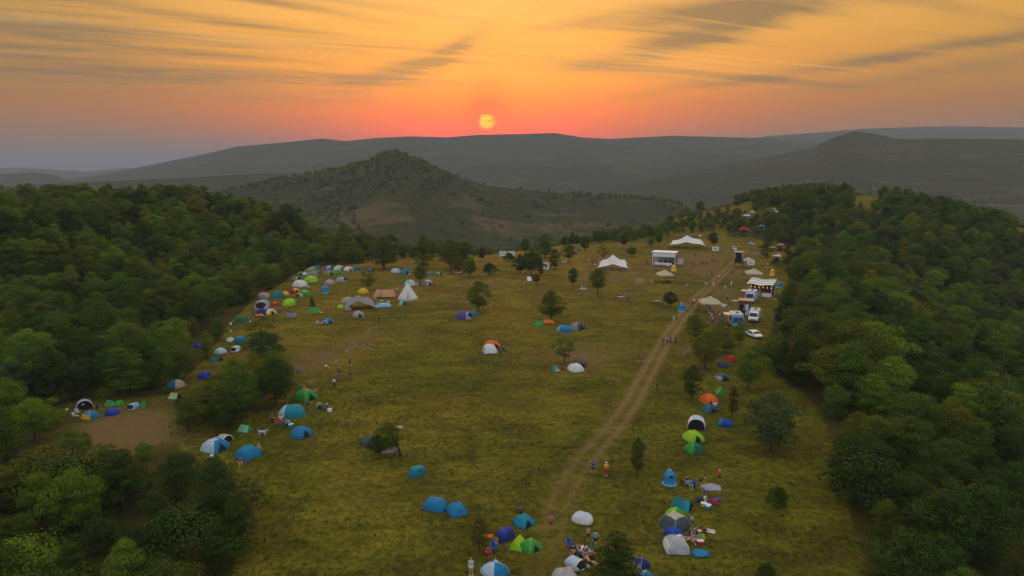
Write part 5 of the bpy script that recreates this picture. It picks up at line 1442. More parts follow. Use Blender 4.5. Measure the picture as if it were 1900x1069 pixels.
# ------------------------------------------------------------------ people: px, py, pose, turn, shirt, legs, label [, options]
PEOPLE = [
 (1022, 984, 'hips', 180, None, 'maroon', 'shirtless person in dark red shorts walking the worn path', dict(shorts=True)),
 (1091, 1006, 'stand', 20, None, 'black', 'shirtless person in black shorts near white tunnel tent', dict(shorts=True)),
 (1105, 1014, 'hips', 180, 'aqua', 'black', 'person in aqua top behind the bushy dark pine', dict(shorts=True)),
 (1064, 1026, 'sit', 40, 'black', 'black', 'person in black sitting at end of the crowd by pale tent', {}),
 (1072, 1028, 'sit', -60, 'pink', 'beige', 'person in pink sitting in crowd by pale tent', {}),
 (1079, 1030, 'lounge', 30, 'white', 'pink', 'person in white lounging in crowd by pale tent', {}),
 (1085, 1026, 'sit', 120, 'lgrey', 'white', 'person in light grey sitting in crowd by pale tent', {}),
 (1090, 1028, 'sit', 90, 'denim', 'white', 'person in blue sitting beside the dark pine', {}),
 (1093, 1044, 'lounge', 60, None, 'brown', 'bare-backed person lying between pale tent and pine', dict(shorts=True)),
 (874, 1068, 'stand', 0, 'pale', 'pale', 'person in pale clothes at the bottom edge', {}),
 (905, 1028, 'sit', 20, 'red', 'red', 'person in red sitting by the brownish shrub', {}),
 (920, 1010, 'sit', -30, 'khaki', 'beige', 'person in khaki sitting in navy tent mouth', {}),
 (965, 952, 'sit', 180, 'dgrey', 'dgrey', 'person in grey sitting behind the teal-blue dome', dict()),
 (1100, 880, 'hips', 160, 'royal', 'black', 'person in blue shirt and black shorts near track', dict(shorts=True)),
 (1124.5, 884, 'hips', 200, 'yellow', 'red', 'person in yellow shirt, red trousers and white cap', dict(shorts=False, hat='white')),
 (1274, 896, 'sit', -30, 'black', 'tanskin', 'person in black crouching with arms raised by bell bin', {}),
 (1281, 902, 'sit', 10, 'grey', 'aqua', 'person in grey sitting among bags by bell bin', {}),
 (1300, 903, 'bend', 90, 'black', 'black', 'person in black bending over the white lilac sheet', dict(shorts=True)),
 (1334, 896, 'stand', 160, 'neon', 'black', 'person in bright red shirt and grey cap', dict(shorts=True, hat='lgrey')),
 (1295, 1003, 'bend', 40, None, 'black', 'shirtless person in dark shorts bending at tent stack', dict(shorts=True)),
 (1279, 1002, 'lounge', -50, 'dgrey', 'skin', 'person in dark grey lounging beside the tent stack', {}),
 (1286, 1004, 'sit', 30, 'pink', 'white', 'person in pink sitting before royal blue dome', {}),
 (1290, 990, 'sit', 60, 'sky', 'white', 'person in sky blue sitting beside the slate cream dome', {}),
 (1273, 944, 'lounge', 100, 'black', 'skin', 'person in black lying half in the teal ridge tent', {}),
 (1219, 729, 'hips', 170, 'black', 'dgrey', 'person in black standing beside the track alone', dict(shorts=False)),
 (1184, 674, 'stand', 30, 'black', 'dgrey', 'person in black with white bag walking the meadow', {}),
 (1192, 674, 'walk', 30, 'denim', 'denim', 'person in blue walking beside one in black', {}),
 (1229, 640, 'walk', 170, 'red', 'denim', 'person in red top walking on the track', {}),
 (1238, 638, 'walk', 170, 'beige', 'black', 'person in beige top walking on the track', {}),
 (1243.6, 640, 'walk', 175, 'black', 'black', 'person in all black walking mid track', {}),
 (1253, 639, 'walk', 160, 'maroon', 'black', 'person in maroon top at the track verge', {}),
 (1250, 599, 'stand', 30, 'mint', 'mint', 'person in mint green where the track bends', {}),
 (1255, 599, 'stand', 10, 'black', 'black', 'person in black next to the mint green one', {}),
 (929, 651, 'sit', -60, 'black', 'dgrey', 'person in black sitting by orange dome', {}),
 (934, 650, 'sit', 60, 'dgrey', 'grey', 'person in grey sitting by orange dome', {}),
 (1055, 683, 'sit', 30, 'maroon', 'black', 'person in maroon sitting by thin young tree', {}),
 (869, 560, 'stand', 40, 'black', 'black', 'person in black behind the thin-leaved tree', {}),
 (704, 601, 'stand', 170, 'black', 'dgrey', 'person in black standing alone below tan shelter', dict(shorts=False)),
 (697, 563, 'stand', 30, 'pale', 'black', 'person in pale shirt by the tan shelter door', {}),
 (691, 556, 'sit', 0, 'orange', 'brown', 'person in orange sitting at tan shelter door', {}),
 (706, 554, 'stand', 90, 'black', 'black', 'person in black against the tan shelter side', {}),
 (737, 545, 'walk', 60, 'white', 'denim', 'person in white with navy bag by bell tent', {}),
 (760, 516, 'stand', 20, 'white', 'black', 'person in white beside the deep sky blue dome', {}),
 (775, 531, 'stand', -20, 'red', 'white', 'person in red next to the mint-edged dome', {}),
 (804, 529, 'sit', -40, 'maroon', 'maroon', 'person in maroon sitting beside whitish lilac dome', {}),
 (718, 522, 'sit', 30, 'brown', 'black', 'person in brown sitting alone on upper grass', {}),
 (642, 518, 'sit', 50, 'brown', 'black', 'person in brown sitting by the lilac tunnel', {}),
 (573, 541, 'stand', 30, 'white', 'black', 'person in white in front of green tunnel tent', dict(shorts=True)),
 (595, 508, 'stand', 10, 'brown', 'brown', 'person in brown among the uppermost tents', {}),
 (600, 508, 'stand', 60, 'pink', 'lilac', 'person in pink among the uppermost tents', {}),
 (672, 500, 'stand', 0, 'beige', 'brown', 'person in beige at end of the uppermost row', {}),
 (596, 581, 'lounge', 60, 'beige', 'white', 'person in beige lounging by green windbreak', {}),
 (602, 603, 'sit', 0, 'black', 'black', 'person in black sitting at the blue dome door', {}),
 (597, 604, 'sit', 40, 'lgrey', 'dgrey', 'person in light grey sitting by the blue dome', {}),
 (461, 592, 'stand', 20, 'red', 'maroon', 'person in red between dark green and grey tents', {}),
 (470, 586, 'stand', 0, 'denim', 'denim', 'person in blue beside navy dome and orange cover', {}),
 (606, 683, 'lounge', 40, 'white', 'black', 'person in white sitting in the standing group', {}),
 (624, 685, 'stand', 10, 'beige', 'red', 'person in beige top and red shorts in the group', dict(shorts=True)),
 (649, 680, 'walk', 60, 'black', 'black', 'person in black carrying something white in the group', {}),
 (644, 662, 'stand', 180, 'pink', 'grey', 'person in pink at the top of the group', {}),
 (630, 703, 'stand', 20, 'black', 'tealb', 'person in black top and teal trousers in the group', dict(shorts=False)),
 (650, 703, 'walk', 40, 'dgrey', 'black', 'person in dark grey striding beside the group', {}),
 (620.5, 720, 'stand', 180, 'white', 'black', 'person in white shirt and black trousers nearest family tent', dict(shorts=False)),
 (586, 738, 'stand', 170, 'pink', 'black', 'person in pale pink shirt behind green dome', {}),
 (573, 760, 'bend', 60, 'brown', 'brown', 'person in brown bending between family tent and pop-up', {}),
 (607, 759, 'sit', 0, 'black', 'black', 'person in white hat sitting past khaki pop-up', dict(hat='white')),
 (506, 788, 'hips', -40, 'brown', 'black', 'person in dark brown standing before family tent', dict(shorts=False)),
 (521, 780, 'sit', 10, 'white', 'beige', 'person in white sitting before family tent', {}),
 (531, 786, 'sit', 60, 'beige', 'white', 'person in beige sitting beside a blue bag', {}),
 (553, 811, 'sit', 0, 'white', 'lgrey', 'person in white sitting in blue dome doorway', {}),
 (480, 836, 'sit', 30, 'beige', 'brown', 'person in straw hat sitting beside blue dome', dict(hat='beige')),
 (446, 861, 'sit', 0, 'brown', 'beige', 'person in brown sitting below blue dome', {}),
 (124, 766, 'sit', 30, 'white', 'denim', 'person in white sitting on the bare clearing', {}),
 (156, 760, 'stand', 20, 'pale', 'pale', 'person in pale clothes before the navy pop-up', {}),
 (138, 773, 'lounge', 40, 'cream', 'cream', 'person in cream lying on the bare clearing', {}),
 (1081, 535, 'lounge', 60, 'white', 'dgrey', 'person in white on mat by slim round tree', {}),
 (1085, 535, 'sit', 30, 'dgrey', 'black', 'person in grey on mat by slim round tree', {}),
 (1145, 547, 'sit', 60, 'black', 'black', 'person in black at upper end of long mat', {}),
 (1149, 550, 'lounge', 80, 'dgrey', 'black', 'person in dark grey lying on the long mat', {}),
 (1165, 555, 'sit', 60, 'denim', 'navy', 'person in navy at lower end of long mat', {}),
 (1201, 492, 'stand', 20, 'black', 'dgrey', 'person in black between the canopy and booth', {}),
 (1217, 503, 'stand', 40, 'denim', 'purple', 'person in blue-purple below the white booth', {}),
 (1187 + 22, 531 - 4, 'stand', 10, 'pink', 'lgrey', 'person in pink near the wooden frame', {}),
 (1290, 477, 'stand', 10, 'purple', 'black', 'person in purple beyond the booth', {}),
 (1283, 493, 'walk', 10, 'dgreen', 'black', 'person in dark green behind the pair by booth', {}),
 (1286, 498, 'stand', 30, 'black', 'brown', 'person in black behind the blue-shirted one', {}),
 (1295, 495, 'stand', 60, 'brown', 'dgrey', 'person in brown at track side trio edge', {}),
 (1300, 493, 'stand', 10, 'maroon', 'dgrey', 'person in maroon of the dark trio past booth', {}),
 (1305, 492, 'walk', 40, 'maroon', 'black', 'person in maroon top striding in dark trio', {}),
 (1311, 492, 'stand', 0, 'black', 'black', 'tall person in black of the dark trio', {}),
 (1280, 508, 'stand', 20, 'black', 'black', 'person in black beside the blue-shirted one', {}),
 (1284, 507, 'stand', 20, 'blue', 'black', 'person in blue shirt on grass past booth', {}),
 (1320, 512, 'walk', 170, 'brown', 'dgrey', 'person in brown walking alone to the track', {}),
 (1334, 520, 'walk', 20, 'white', 'denim', 'person in white on the track', {}),
 (1275, 537, 'stand', 10, 'white', 'black', 'person in white top near footpath', dict(shorts=True)),
 (1299.5, 531, 'stand', 10, 'black', 'dgreen', 'person in black ahead of the walking cluster', {}),
 (1309, 533, 'walk', 20, 'white', 'lgrey', 'person in white leading the walking cluster', {}),
 (1312.5, 534, 'walk', 30, 'beige', 'brown', 'person in beige within the walking cluster', {}),
 (1316.5, 533, 'walk', 10, 'maroon', 'black', 'person in maroon within the walking cluster', {}),
 (1323.5, 531, 'walk', 10, 'pink', 'white', 'person in pink at end of walking cluster', {}),
 (1329, 528, 'walk', 20, 'orange', 'brown', 'person in orange-brown behind walking cluster', {}),
 (1357, 532, 'stand', 20, 'white', 'white', 'person in white before the striped bar', {}),
 (1360, 532, 'stand', 10, 'black', 'maroon', 'person in black next to white one by bar', {}),
 (1373, 540, 'stand', 10, 'dgreen', 'dgreen', 'person in dark green by the striped bar', {}),
 (1344, 493, 'sit', 20, 'black', 'maroon', 'person in black sitting on the track bank', {}),
 (1348, 490, 'sit', 40, 'brown', 'black', 'person in brown sitting on the track bank', {}),
 (1355, 498, 'stand', 20, 'red', 'red', 'person in red beside the black drape tower', {}),
 (1358, 507, 'sit', 10, 'black', 'black', 'person in black sitting below the drape tower', {}),
 (1362, 507, 'sit', 50, 'brown', 'black', 'person in brown sitting below the drape tower', {}),
 (1378, 494, 'stand', 20, 'dgrey', 'dgreen', 'person in dark grey under the drape tower', {}),
 (1403, 494, 'sit', 20, 'brown', 'khaki', 'person in brown behind the blue-marked banner', {}),
 (1417, 496, 'sit', 30, 'maroon', 'black', 'person in maroon behind the blue-marked banner', {}),
 (1428, 505, 'stand', 20, 'maroon', 'black', 'person in maroon next to yellow bin by wood', {}),
 (1434, 500, 'stand', 10, 'white', 'denim', 'person in white behind yellow bin by wood', {}),
 (1261, 563, 'sit', 30, 'maroon', 'beige', 'person in maroon sitting above blue bell bin', {}),
 (1277, 568, 'stand', 20, 'black', 'brown', 'person in black alone left of the trio by parasol', {}),
 (1283, 566, 'stand', 20, 'maroon', 'black', 'person in maroon of the trio by big parasol', {}),
 (1288, 566, 'stand', 10, 'white', 'black', 'person in white of the trio by big parasol', {}),
 (1302, 572, 'stand', 20, 'brown', 'orange', 'person in brown at rim of the big parasol', {}),
 (1311, 575, 'stand', 30, 'red', 'beige', 'person in red under the big parasol', {}),
 (1317, 576, 'stand', 10, 'beige', 'brown', 'person in beige under the big parasol', {}),
 (1313, 571, 'stand', 0, 'pink', 'black', 'person in pink under the big parasol', {}),
 (1348, 575, 'stand', 20, 'lgrey', 'grey', 'person in light grey behind small white parasol', {}),
 (1316, 590, 'stand', 10, 'lilac', 'black', 'person in lilac in crowd by blue truck', {}),
 (1320, 594, 'stand', 60, 'white', 'dgrey', 'person in white in crowd by blue truck', {}),
 (1324, 592, 'stand', 30, 'denim', 'black', 'person in denim in crowd by blue truck', {}),
 (1327, 597, 'sit', 30, 'black', 'dgrey', 'person in black sitting in crowd by blue truck', {}),
 (1322, 601, 'stand', 0, 'lilac', 'denim', 'person in lilac and denim before the crowd', {}),
 (1332, 590, 'sit', 10, 'maroon', 'black', 'person in maroon sitting by blue truck counter', {}),
 (1314, 603, 'sit', 30, 'orange', 'brown', 'person in orange sitting below the crowd', {}),
 (1235, 520, 'sit', 20, 'brown', 'black', 'person in brown sitting at the picnic table', {}),
 (1240, 522, 'sit', -20, 'maroon', 'denim', 'person in maroon sitting at the picnic table', {}),
 (975, 512, 'stand', 20, 'maroon', 'black', 'person in maroon under the shade tree', {}),
 (979, 512, 'stand', 40, 'lilac', 'black', 'person in lilac under the shade tree', {}),
 (983, 511, 'sit', 10, 'white', 'lgrey', 'person in white by the shade tree trunk', {}),
 (1023, 500, 'stand', 20, 'brown', 'black', 'person in brown past the painted banner', {}),
 (1028, 499, 'sit', 10, 'white', 'brown', 'person in white past the painted banner', {}),
 (1034, 498, 'stand', 10, 'maroon', 'black', 'person in maroon past the painted banner', {}),
 (840, 506, 'stand', 10, 'brown', 'black', 'person in brown beside white picnic cloth', {}),
 (862, 505, 'sit', 10, 'maroon', 'black', 'person in maroon by white picnic cloth', {}),
 (1157, 477, 'stand', 20, 'pink', 'maroon', 'person in pink behind the near white canopy', {}),
 (1080, 490, 'stand', 20, 'maroon', 'black', 'person standing apart from the row of onlookers', {}),
 (1414, 475, 'stand', 20, 'black', 'black', 'person in black beside the egg-shaped tree', {}),
]
PEOPLE += [
 (1319, 588, 'stand', 40, 'black', 'denim', 'person in black top and jeans queueing at blue truck', {}),
 (1328, 589, 'stand', 80, 'yellow', 'black', 'person in yellow queueing at blue truck', {}),
 (1335, 594, 'stand', 100, 'white', 'black', 'person in white at the blue truck counter', {}),
 (1338, 589, 'stand', 60, 'grey', 'denim', 'person in grey at the blue truck counter', {}),
 (1331, 600, 'walk', 20, 'red', 'denim', 'person in red leaving the blue truck', {}),
 (1399, 552, 'stand', 20, 'black', 'black', 'person in black ordering at the striped bar', {}),
 (1405, 553, 'stand', -10, 'pink', 'denim', 'person in pink ordering at the striped bar', {}),
 (1411, 553, 'stand', 30, 'navy', 'beige', 'person in navy ordering at the striped bar', {}),
 (1385, 549, 'stand', 60, 'lgrey', 'black', 'person in grey walking to the striped bar', {}),
 (1430, 548, 'sit', 60, 'denim', 'black', 'person in denim sitting at end of bar', {}),
 (1349, 560, 'walk', 30, 'maroon', 'black', 'person in maroon between parasol and kiosk', {}),
 (1305, 565, 'walk', 140, 'pink', 'denim', 'person in pink on track by big parasol', {}),
 (1338, 545, 'stand', 40, 'black', 'grey', 'person in black and grey before striped bar', {}),
 (1345, 540, 'stand', 200, 'white', 'beige', 'person in white and beige before striped bar', {}),
 (1239, 500, 'stand', 20, 'white', 'black', 'person in white at the booth front', {}),
 (1228, 498, 'stand', -20, 'maroon', 'denim', 'person in maroon at the booth front', {}),
 (1268, 497, 'stand', 60, 'brown', 'black', 'person in brown beside the yellow board', {}),
 (1380, 512, 'stand', 30, 'dgreen', 'black', 'person in green by cream parasol near bar', {}),
 (1396, 524, 'sit', 30, 'white', 'denim', 'person in white sitting beneath parasol near bar', {}),
 (1075, 1034, 'sit', 150, 'denim', 'black', 'person in denim sitting with back to pale tent', {}),
 (1097, 1034, 'sit', -90, 'olive', 'brown', 'person in olive sitting against the dark pine', {}),
 (1308, 931, 'sit', 60, 'white', 'denim', 'person in white sitting on the red blanket', {}),
 (1281, 995, 'sit', 120, 'black', 'denim', 'person in black and denim sitting behind the pink one', {}),
 (514, 783, 'sit', 80, 'maroon', 'black', 'person in maroon sitting before family tent', {}),
 (607, 505, 'stand', 30, 'white', 'black', 'person in white among uppermost tents', {}),
 (619, 515, 'sit', 10, 'red', 'black', 'person in red by the low olive dome', {}),
 (465, 600, 'sit', 0, 'white', 'denim', 'person in white sitting below dark green dome', {}),
]
for r_ in PEOPLE:
    person(*r_[:7], **r_[7])
for k_, (px, c1, c2) in enumerate(((1087, 'black', 'maroon'), (1090.5, 'white', 'brown'), (1094, 'pink', 'black'), (1097.5, 'maroon', 'denim'), (1101, 'brown', 'black'), (1104, 'black', 'purple'), (1107, 'maroon', 'black'))):
    person(px, 488 + (k_ % 3) * .6, 'stand', 160 + k_ * 12, c1, c2, f'person in {("black", "white", "pink", "maroon with jeans", "brown", "black and purple", "maroon and black")[k_]} in the row of onlookers', 'onlookers in a row beyond the canopy')
for k_, (px, c1) in enumerate(((1122, 'brown'), (1125, 'orange'), (1129, 'maroon'), (1132, 'black'))):
    person(px, 487, 'stand', 150 + k_ * 20, c1, 'brown', f'person in {c1} standing by the forked thin tree', 'people by the forked tree')
for k_, (px, c1) in enumerate(((1322, 'black'), (1326, 'maroon'), (1330, 'brown'))):
    person(px, 485.5, 'sit', 10 + k_ * 30, c1, 'black', f'person in {c1} sitting below the banner by the track', 'people sitting below a banner')
for k_, (px, py, c1) in enumerate(((1128, 503, 'beige'), (1134, 504, 'brown'), (1141, 503, 'white'), (1152, 504, 'dgrey'), (1160, 503, 'grey'))):
    person(px, py, 'sit', k_ * 50, c1, 'brown', f'person in {dict(dgrey="dark grey").get(c1, c1)} sitting in shade of near white canopy', 'people under the near canopy')
for k_, (px, py, c1) in enumerate(((1250, 461, 'black'), (1256, 462, 'maroon'), (1264, 462, 'brown'), (1272, 461, 'black'), (1283, 461, 'yellow'))):
    person(px, py, 'sit' if k_ > 1 else 'stand', k_ * 50, c1, 'black', f'person in {c1} {"standing" if k_ < 2 else "sitting"} under far canopy, {("outermost", "second from booth", "middle", "fourth from booth", "fifth from booth")[k_]}', 'people under the far canopy')
# ------------------------------------------------------------------ festival structures and gear
def place(px, py, rz=0.0):
    p = at(px, py); return p, R(rz) - math.atan2(p.x, p.y), px_m(p)
def put(name, label, cat, px, py, rz=0, group=None):
    p, r_, m = place(px, py, rz)
    return thing(name, label, cat, p, r_, group), m
# bell-shaped recycling bins
def bell_bin(px, py, w, c, label):
    root, m = put('bell_bin', label, 'bin', px, py, 0, 'bell bins on the meadow')
    W = w / m; Hh = W * 1.12
    prof = [(.50, 0), (.50, .06), (.46, .10), (.455, .50), (.43, .66), (.34, .84), (.20, .95), (.19, 1.02), (.0, 1.04)]
    mb = MB(); mb.grid(lambda u, v: Vector((W * np.interp(v, np.linspace(0, 1, 9), [q[0] for q in prof]) * math.cos(6.2832 * u), W * np.interp(v, np.linspace(0, 1, 9), [q[0] for q in prof]) * math.sin(6.2832 * u),
                                            Hh * np.interp(v, np.linspace(0, 1, 9), [q[1] for q in prof]))), 28, 9, 0, True, True)
    mb.build('shell', P(c, .35), root)
    b = MB(); b.tube([(W * .52 * math.cos(a / 14 * 6.2832), W * .52 * math.sin(a / 14 * 6.2832), .06) for a in range(15)], .07, 6); b.build('base_ring', P('sky' if c == 'blue' else c, .4), root)
    s = MB(); s.box((W * .12, -W * .42, Hh * .72), (W * .26, W * .12, W * .12)); s.build('slot_shade', DARK, root)
    hk = MB(); hk.tube([(-W * .14, 0, Hh * .98), (-W * .1, 0, Hh * 1.1), (W * .1, 0, Hh * 1.1), (W * .14, 0, Hh * .98)], .035, 6); hk.build('lifting_loop', METAL, root)
bell_bin(1242, 898, 24, 'blue', 'large blue bell bin nearest the tent stack')
bell_bin(1265, 578, 13, 'blue', 'blue bell bin near the flat-topped small tree')
bell_bin(1446, 534, 9.5, 'blue', 'blue bell bin behind the striped bar')
bell_bin(603, 544, 13, 'blue', 'blue bell bin among the crowded tents')
bell_bin(1250, 503, 10, 'yellow', 'yellow bell bin in front of the white booth')
bell_bin(1433, 511, 10, 'yellow', 'yellow bell bin against the wood')
# square market parasols
def parasol(px, py, w, label, c='cream', hk=2.6):
    root, m = put('parasol', label, 'parasol', px, py, 12, 'market parasols')
    W = w / m / 1.15; h = hk
    mb = MB()
    def fn(u, v):
        a = u * 4; i = int(a) % 4; f_ = a - int(a)
        cr = [(-1, -1), (1, -1), (1, 1), (-1, 1)]; x = cr[i][0] + (cr[(i + 1) % 4][0] - cr[i][0]) * f_; y = cr[i][1] + (cr[(i + 1) % 4][1] - cr[i][1]) * f_
        k_ = 1 - v; return Vector((x * W / 2 * k_, y * W / 2 * k_, h + W * .26 * v ** .9 - .06 * math.sin(math.pi * f_) * k_))
    mb.grid(fn, 32, 7, 0, False, True); mb.build('canopy', F(c, transl=.35), root)
    vb = MB(); vb.grid(lambda u, v: fn(u, 0) + Vector((0, 0, -.28 * v)), 32, 2, 0, False, True); vb.build('valance', F(c, transl=.35), root)
    tp = MB(); tp.grid(lambda u, v: Vector((fn(u, .8 + v * .2).x * 1.2, fn(u, .8 + v * .2).y * 1.2, fn(u, .8 + v * .2).z + .1)), 16, 3, 0, False, True); tp.build('top_flap', F(c), root)
    p = MB(); p.tube([(0, 0, -.05), (0, 0, h + W * .26)], .06, 8); p.build('pole', P('wood'), root)
    for i in range(4):
        q = fn(i / 4, 0); r_ = MB(); r_.tube([(0, 0, h + W * .22), (q.x * .97, q.y * .97, q.z - .06)], .03, 5); r_.build('rib', P('wood'), root)
    b = MB(); b.box((0, 0, .06), (.9, .9, .14)); b.build('base', P('dgrey'), root)
parasol(1317, 578, 42, 'big cream parasol with people beneath at the track', hk=2.5)
parasol(1233, 524, 33, 'cream parasol over the picnic tables')
parasol(1398, 521, 33, 'cream parasol just beyond the striped bar')
parasol(1388, 496, 24, 'cream parasol beside the black drape tower')
parasol(1341, 580, 11, 'small white parasol beside the blue food truck', 'white', 1.9)
# stretch canopies
def stretch(px, py, w, label, peaks, low, depth=.62, rz=0):
    root, m = put('stretch_canopy', label, 'canopy', px, py, rz, 'white stretch canopies')
    W = w / m
    tarp_shelter(root, W, W * depth, [(a * W, b * W, h, c * W, d * W) for a, b, h, c, d in peaks], 'white', 'white', 2, low, 'canopy')
    return root
stretch(1137, 500, 58, 'near white stretch canopy with a single peak', [(0, 0, 3.6, .28, .30), (-.33, .1, 1.2, .16, .2), (.36, .12, 1.6, .15, .2)], 1.0, .7)
stretch(1275, 459, 66, 'far white stretch canopy with long drooping wing', [(-.02, 0, 3.3, .24, .3), (.33, .05, 1.7, .2, .3), (-.38, .1, 1.0, .18, .25)], 1.2, .6)
# white booth
root, m = put('festival_booth', 'white roofed open booth used as a stage', 'booth', 1233, 493, -8)
W, Hh, D = 42 / m, 5.0, 5.2
for x in (-1, 1):
    for y in (-1, 1):
        MB().box((x * W / 2 * .96, y * D / 2 * .96, Hh / 2), (.16, .16, Hh)).build('post', P('white'), root)
MB().box((0, 0, Hh + .12), (W * 1.06, D * 1.08, .24)).build('roof', P('white'), root, .04)
MB().box((0, -D / 2 * .98, Hh - .75), (W * .98, .14, 1.45)).build('fascia', P('white'), root)
MB().box((0, D / 2 * .9, Hh / 2), (W * .92, .12, Hh * .96)).build('back_wall', P('lgrey'), root)
sw = MB(); sw.box((W / 2 * 1.0, 0, Hh / 2 + .2), (.12, D * .9, Hh * .9)); sw.box((W / 2 * 1.03, -.6, Hh * .62), (.06, D * .4, Hh * .36), 1); sw.build('side_wall', [P('wood'), P('black')], root)
MB().box((0, -.2, .45), (W * .94, D * .9, .35)).build('stage_floor', P('wood'), root)
MB().box((-.2, -D / 2 * .8, .95), (W * .72, .7, .75)).build('counter', P('white'), root, .03)
for x in (-1.6, 0.2, 1.7):
    MB().box((x, .6, 1.3), (.7, .6, 1.3)).build('amplifier', P('black'), root, .03)
MB().box((W / 2 + 1.3, .5, 1.7), (2.2, 3.0, .15), 0, 0, 1, .62).build('ramp', P('grey'), root)
root, m = put('painted_board', 'yellow oval board leaning at the booth corner', 'board', 1252, 492, 0)
mb = MB(); mb.grid(lambda u, v: Vector((math.cos(6.2832 * u) * .75 * v, .25 * v * math.sin(6.2832 * u) + .1, 1.35 + math.sin(6.2832 * u) * 1.3 * v)), 20, 3, 0, False, True); mb.build('panel', P('yellow'), root)
MB().tube([(0, .5, 0), (0, .1, 1.8)], .05, 6).build('prop', P('wood'), root)
# picnic tables
def picnic(px, py, rz, label):
    root, m = put('picnic_table', label, 'table', px, py, rz, 'picnic tables under the parasol')
    MB().box((0, 0, .74), (2.2, .8, .07)).build('tabletop', P('wood'), root)
    for s in (-1, 1):
        MB().box((0, s * .75, .44), (2.2, .3, .06)).build('seat', P('wood'), root)
        for t in (-1, 1):
            MB().tube([(s * .8, t * .65, 0), (s * .8, t * .2, .72)], .05, 6).build('leg', P('wood'), root)
picnic(1231, 523, 15, 'picnic table under parasol, booth end'); picnic(1243, 523, -10, 'picnic table under parasol, track end')
# banners
def banner(px, py, wpx, hpx, label, marks, rz=0, legs=.9, c='white', mc='blue'):
    root, m = put('banner', label, 'banner', px, py, rz)
    W, Hh = wpx / m, hpx / m
    mb = MB(); mb.box((0, 0, legs + Hh / 2), (W, .06, Hh))
    for k_, (x, z, w, h, t) in enumerate(marks):
        mb.grid(lambda u, v: Vector(((x + (u - .5) * w) * W, -.034, legs + Hh * (z + (v - .5) * h + t * math.sin(u * 7 + k_) * .1))), 9, 3, 1, False)
    mb.build('panel', [P(c), P(mc)], root)
    for s in (-1, 1):
        MB().tube([(s * W * .48, .06, -.05), (s * W * .48, .06, legs + Hh)], .05, 6).build('post', METAL, root)
banner(1327, 476, 12, 8, 'white banner with blue wave above sitting people', [(0, .45, .6, .22, 1), (0, .7, .4, .1, 1)], 0, 2.3)
banner(1393, 499, 13, 8, 'white banner with blue wave beside drape tower', [(0, .42, .5, .2, 1), (0, .68, .45, .08, .5)], 0, 1.4)
banner(1013, 502, 11, 13, 'white hanging cloth painted with a dark leafy shape', [(0, .5, .5, .45, 1), (-.2, .72, .2, .2, 1), (.2, .7, .2, .2, 1), (0, .25, .15, .3, .2)], 0, .4, 'white', 'slate')
root, m = put('large_sign', 'long white board of teal lettering on the meadow rim', 'sign', 941, 479, -6)
W, Hh = 29 / m, 9 / m
mb = MB(); mb.box((-W * .27, 0, .8 + Hh / 2), (W * .46, .1, Hh)); mb.box((W * .27, 0, .8 + Hh / 2), (W * .46, .1, Hh))
for k_ in range(6):
    x = -W * .44 + k_ * W * .165
    mb.box((x, -.06, .8 + Hh * .5), (W * .03, .02, Hh * .6), 1); mb.box((x + W * .04, -.06, .8 + Hh * (.75 if k_ % 2 else .3)), (W * .06, .02, Hh * .12), 1)
mb.build('panel', [P('white'), P('tealb')], root)
for x in (-.48, -.06, .06, .48): MB().tube([(W * x, .1, -.3), (W * x, .1, .8 + Hh)], .06, 6).build('post', METAL, root)
# black draped tower
root, m = put('drape_tower', 'tapered black drape tower with pale top', 'tower', 1370, 497, -8)
W, Hh = 14 / m, 31 / m
mb = MB(); mb.grid(lambda u, v: Vector((math.copysign(abs(math.cos(6.2832 * u)) ** .3, math.cos(6.2832 * u)) * W / 2 * (1.05 - .22 * v), math.copysign(abs(math.sin(6.2832 * u)) ** .3, math.sin(6.2832 * u)) * W / 2.6 * (1.05 - .22 * v), Hh * (.30 + .62 * v))), 32, 8, 0, True, True)
mb.build('drape', F('black', transl=0), root)
for x in (-1, 1):
    for y in (-1, 1): MB().tube([(x * W * .62, y * W * .5, -.05), (x * W * .40, y * W * .32, Hh * .95)], .07, 6).build('leg', METAL, root)
MB().box((0, 0, Hh * .955), (W * 1.0, W * .7, .25)).build('top_panel', P('cream'), root, .03)
MB().box((-W * .5, 0, Hh * 1.0), (1.0, .9, .7)).build('loudspeaker', P('lgrey'), root, .05)
# striped bar
root, m = put('striped_bar', 'open bar with black and white striped wavy roof', 'bar', 1412, 548, -12)
W, D, Hh = 44 / m, 4.2, 3.4
def roof_fn(u, v): return Vector(((u - .5) * W * 1.05, (v - .5) * D * 1.2, Hh + .9 * v + .18 * math.sin(u * 9) + .05))
mb = MB(); mb.grid(roof_fn, 28, 13, lambda i, j: 1 if j in (3, 7, 10) else 0); mb.grid(lambda u, v: roof_fn(u, v) - Vector((0, 0, .1)), 28, 4, 0)
mb.build('roof', [F('white', transl=.1), P('black')], root)
for x in (-1, 0, 1):
    for y in (-1, 1): MB().box((x * W / 2 * .95, y * D / 2 * .93, (Hh + (.7 if y > 0 else 0)) / 2), (.14, .14, Hh + (.7 if y > 0 else 0))).build('post', P('lgrey'), root)
MB().box((0, D / 2 * .82, Hh / 2), (W * .92, .1, Hh)).build('back_wall', P('brown'), root)
MB().box((-W * .2, -D / 2 * .8, .55), (W * .48, .6, 1.1)).build('counter', P('wood'), root, .03)
MB().box((W * .28, -D / 2 * .85, .5), (W * .36, .5, 1.0)).build('counter', P('white'), root, .03)
LAMP = plain('warm_lamp', (.9, .55, .15), .4, 0, .05, 5, 1.2)
